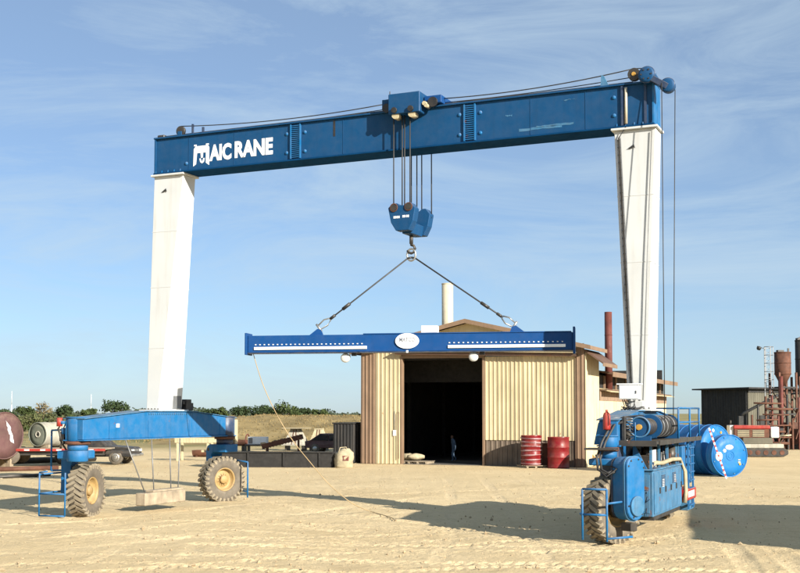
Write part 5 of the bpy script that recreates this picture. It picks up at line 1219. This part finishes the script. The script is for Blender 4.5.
# caged ladder
lp = at_depth(768.5, 413, 88); zt = at_depth(768.5, 347, 88).z; zb = at_depth(768.5, 388, 88).z
lo_ = empty('caged_ladder', Vector((lp.x, 88, 0)), R(5)); tag(lo_, 'pale caged ladder standing left of the rusty silo', 'ladder')
for x in (-.24, .24): MB().bar((x, 0, 0), (x, 0, zt), .06, .06).build('rail', 'steel_grey', lo_)
for k in range(int(zt / .32)): MB().bar((-.24, 0, .3 + k * .32), (.24, 0, .3 + k * .32), .03, .03).build('rung', 'steel_grey', lo_)
for k in range(6):
    z = zb + (zt - zb) * k / 5; MB().tube([(-.26, 0, z), (-.3, -.35, z), (0, -.55, z), (.3, -.35, z), (.26, 0, z)], .028, 6).build('cage_hoop', 'steel_grey', lo_)
for x, y in ((-.3, -.35), (0, -.55), (.3, -.35)): MB().bar((x, y, zb), (x, y, zt), .05, .02).build('cage_strap', 'steel_grey', lo_)
MB().bar((-.24, 0, zt - .1), (-.62, 0, zt - .05), .04, .04).lathe([(0, 0), (.12, .0), (.17, .1), (.17, .26), (0, .28)], (-.72, 0, zt - .22), (.35, 0, 1), 16).build('lamp', 'black', lo_)
s2, rr2, zt2, zp2, d2 = silo(803, 90, 6.5, 340, 378, 392, 'second dark silo cut by the right edge of the picture', 'shed_dark')
MB().bar((-rr2 - .1, -.5, zt2 + .1), (-rr2 + .4, -.5, zt2 + .35), .06, .06).build('arm', 'steel_dark', s2)
pr_p = at_depth(752, 413, 85); prk = empty('pipe_rack', Vector((pr_p.x, 85, 0)), R(4)); tag(prk, 'tangle of rusty pipes and dark machinery on a rack beneath the silos', 'pipe rack')
rq = random.Random(9)
for k in range(9): x = k * .52 + rq.uniform(-.1, .1); MB().box(x - .05, x + .05, -.1, .1, 0, rq.uniform(1.6, 4.2)).build('upright', rq.choice(['rust', 'shed_dark', 'rust_red']), prk)
for k in range(8): z = .5 + k * .42; x0_ = rq.uniform(0, 1.5); MB().cyl((x0_, -.2 + rq.uniform(-.1, .1), z), (x0_ + rq.uniform(1, 2.8), -.2, z + rq.uniform(-.05, .05)), rq.uniform(.05, .11), n=12).build('pipe', rq.choice(['rust', 'shed_dark', 'rust']), prk)
for k in range(6): x = rq.uniform(.6, 4); MB().box(x, x + rq.uniform(.3, .8), .1, .8, 0, rq.uniform(.8, 2.2)).build('machine_box', rq.choice(['shed_dark', 'rust', 'black']), prk, .03)
for k in range(5): x = rq.uniform(0, 3.4); MB().bar((x, -.05, rq.uniform(.5, 1.2)), (x + rq.uniform(.6, 1.2), -.05, rq.uniform(2, 3.4)), .06, .06).build('brace', 'rust', prk)
# small crawler machine with a red bonnet
cm = empty('crawler_machine', ground_at(765, 457) + Vector((0, .6, 0)), R(-6)); tag(cm, 'small tracked machine with a red bonnet parked below the silos', 'machine')
for y in (-.7, .5):
    tk = [(-1.2, .16), (-1.0, .02), (1.15, .02), (1.45, .18), (1.45, .42), (1.2, .54), (-1.0, .54), (-1.2, .42)]
    t_o = MB().prism(tk, 'y', y, y + .34).build('track', 'steel_dark', cm, .03)
    for k in range(5): MB().cyl((-.85 + k * .48, y - .02, .28), (-.85 + k * .48, y - .001, .28), .15, n=14).build('track_wheel', 'rust', t_o)
MB().box(-1.3, 1.2, -.62, .8, .545, .80).build('chassis', 'tank_grey', cm, .03); MB().box(-1.25, .55, -.6, .75, .801, 1.18).build('hull', 'shed_olive', cm, .03)
eb2 = MB().box(-1.75, .35, -.55, .7, 1.181, 1.72).build('engine_bay', 'rust', cm, .02); MB().box(-1.8, .4, -.6, .75, 1.721, 1.95).build('bonnet', 'red', eb2, .05)
for k in range(2):
    gl = MB().box(-1.55 + k * .9, -.85 + k * .9, -.565, -.551, 1.24, 1.68).build('grille', 'black', eb2)
    g2 = MB()
    for j in range(6): g2.box(-1.55 + k * .9, -.85 + k * .9, -.58, -.566, 1.26 + j * .07, 1.285 + j * .07)
    g2.build('grille_bars', 'cream', gl)
MB().box(.45, .95, -.5, .3, 1.181, 1.85).build('seat_box', 'plain_white', cm, .05); MB().tube([(1.0, -.4, .8), (1.05, -.4, 1.3), (1.7, -.4, 1.35)], .05, 6).build('lever', 'cream', cm); MB().tube([(-1.9, -.2, 1.951), (-1.9, -.2, 2.25)], .05, 8).build('exhaust', 'steel_dark', cm)
MB().box(-2.0, -1.76, -.4, .6, .8, 1.95).build('radiator', 'decal_grey', cm, .02)

# low concrete kerb and odd scrap by the silos
p = ground_at(795, 449); o = MB().box(-3, 4, -.15, .15, 0, .3).box(-3.05, 4.05, -.2, .2, .3, .36).build('low_wall', 'concrete_dark', None, .02); o.location = p; tag(o, 'low concrete wall at the foot of the silo tower', 'wall')

# ------------------------------------------------------------------ neighbouring workshop to the right; only its shadow reaches into view
e_ = Vector((-SH.x, -SH.y, 0)); HH = 4.2; back = HH / math.tan(SUN_EL)
c1 = ground_at(692, 539) + e_ * back; c2 = ground_at(688, 504) + e_ * back
dv = (c2 - c1); ang = math.atan2(dv.y, dv.x); ln = dv.length
wk = empty('workshop', Vector((c1.x, c1.y, 0)), ang); tag(wk, 'tan metal workshop outside the picture that throws the broad shadow right of the crane', 'workshop')
panels(wk, 0, ln, .0, 0, HH - .06, 'barn_tan', .9); 
MB().box(0, ln, -9, -8.9, 0, HH - .06).build('back_wall', 'barn_tan', wk); MB().box(0, .1, -8.9, -.05, 0, HH - .06).build('side_wall', 'barn_tan', wk); MB().box(ln - .1, ln, -8.9, -.05, 0, HH - .06).build('side_wall', 'barn_tan', wk)
MB().box(0, ln, -9.1, .05, HH - .059, HH).build('roof', 'roof_rust', wk); MB().box(3, 6, .03, .09, 0, 3.2).build('door', 'barn_brown', wk)
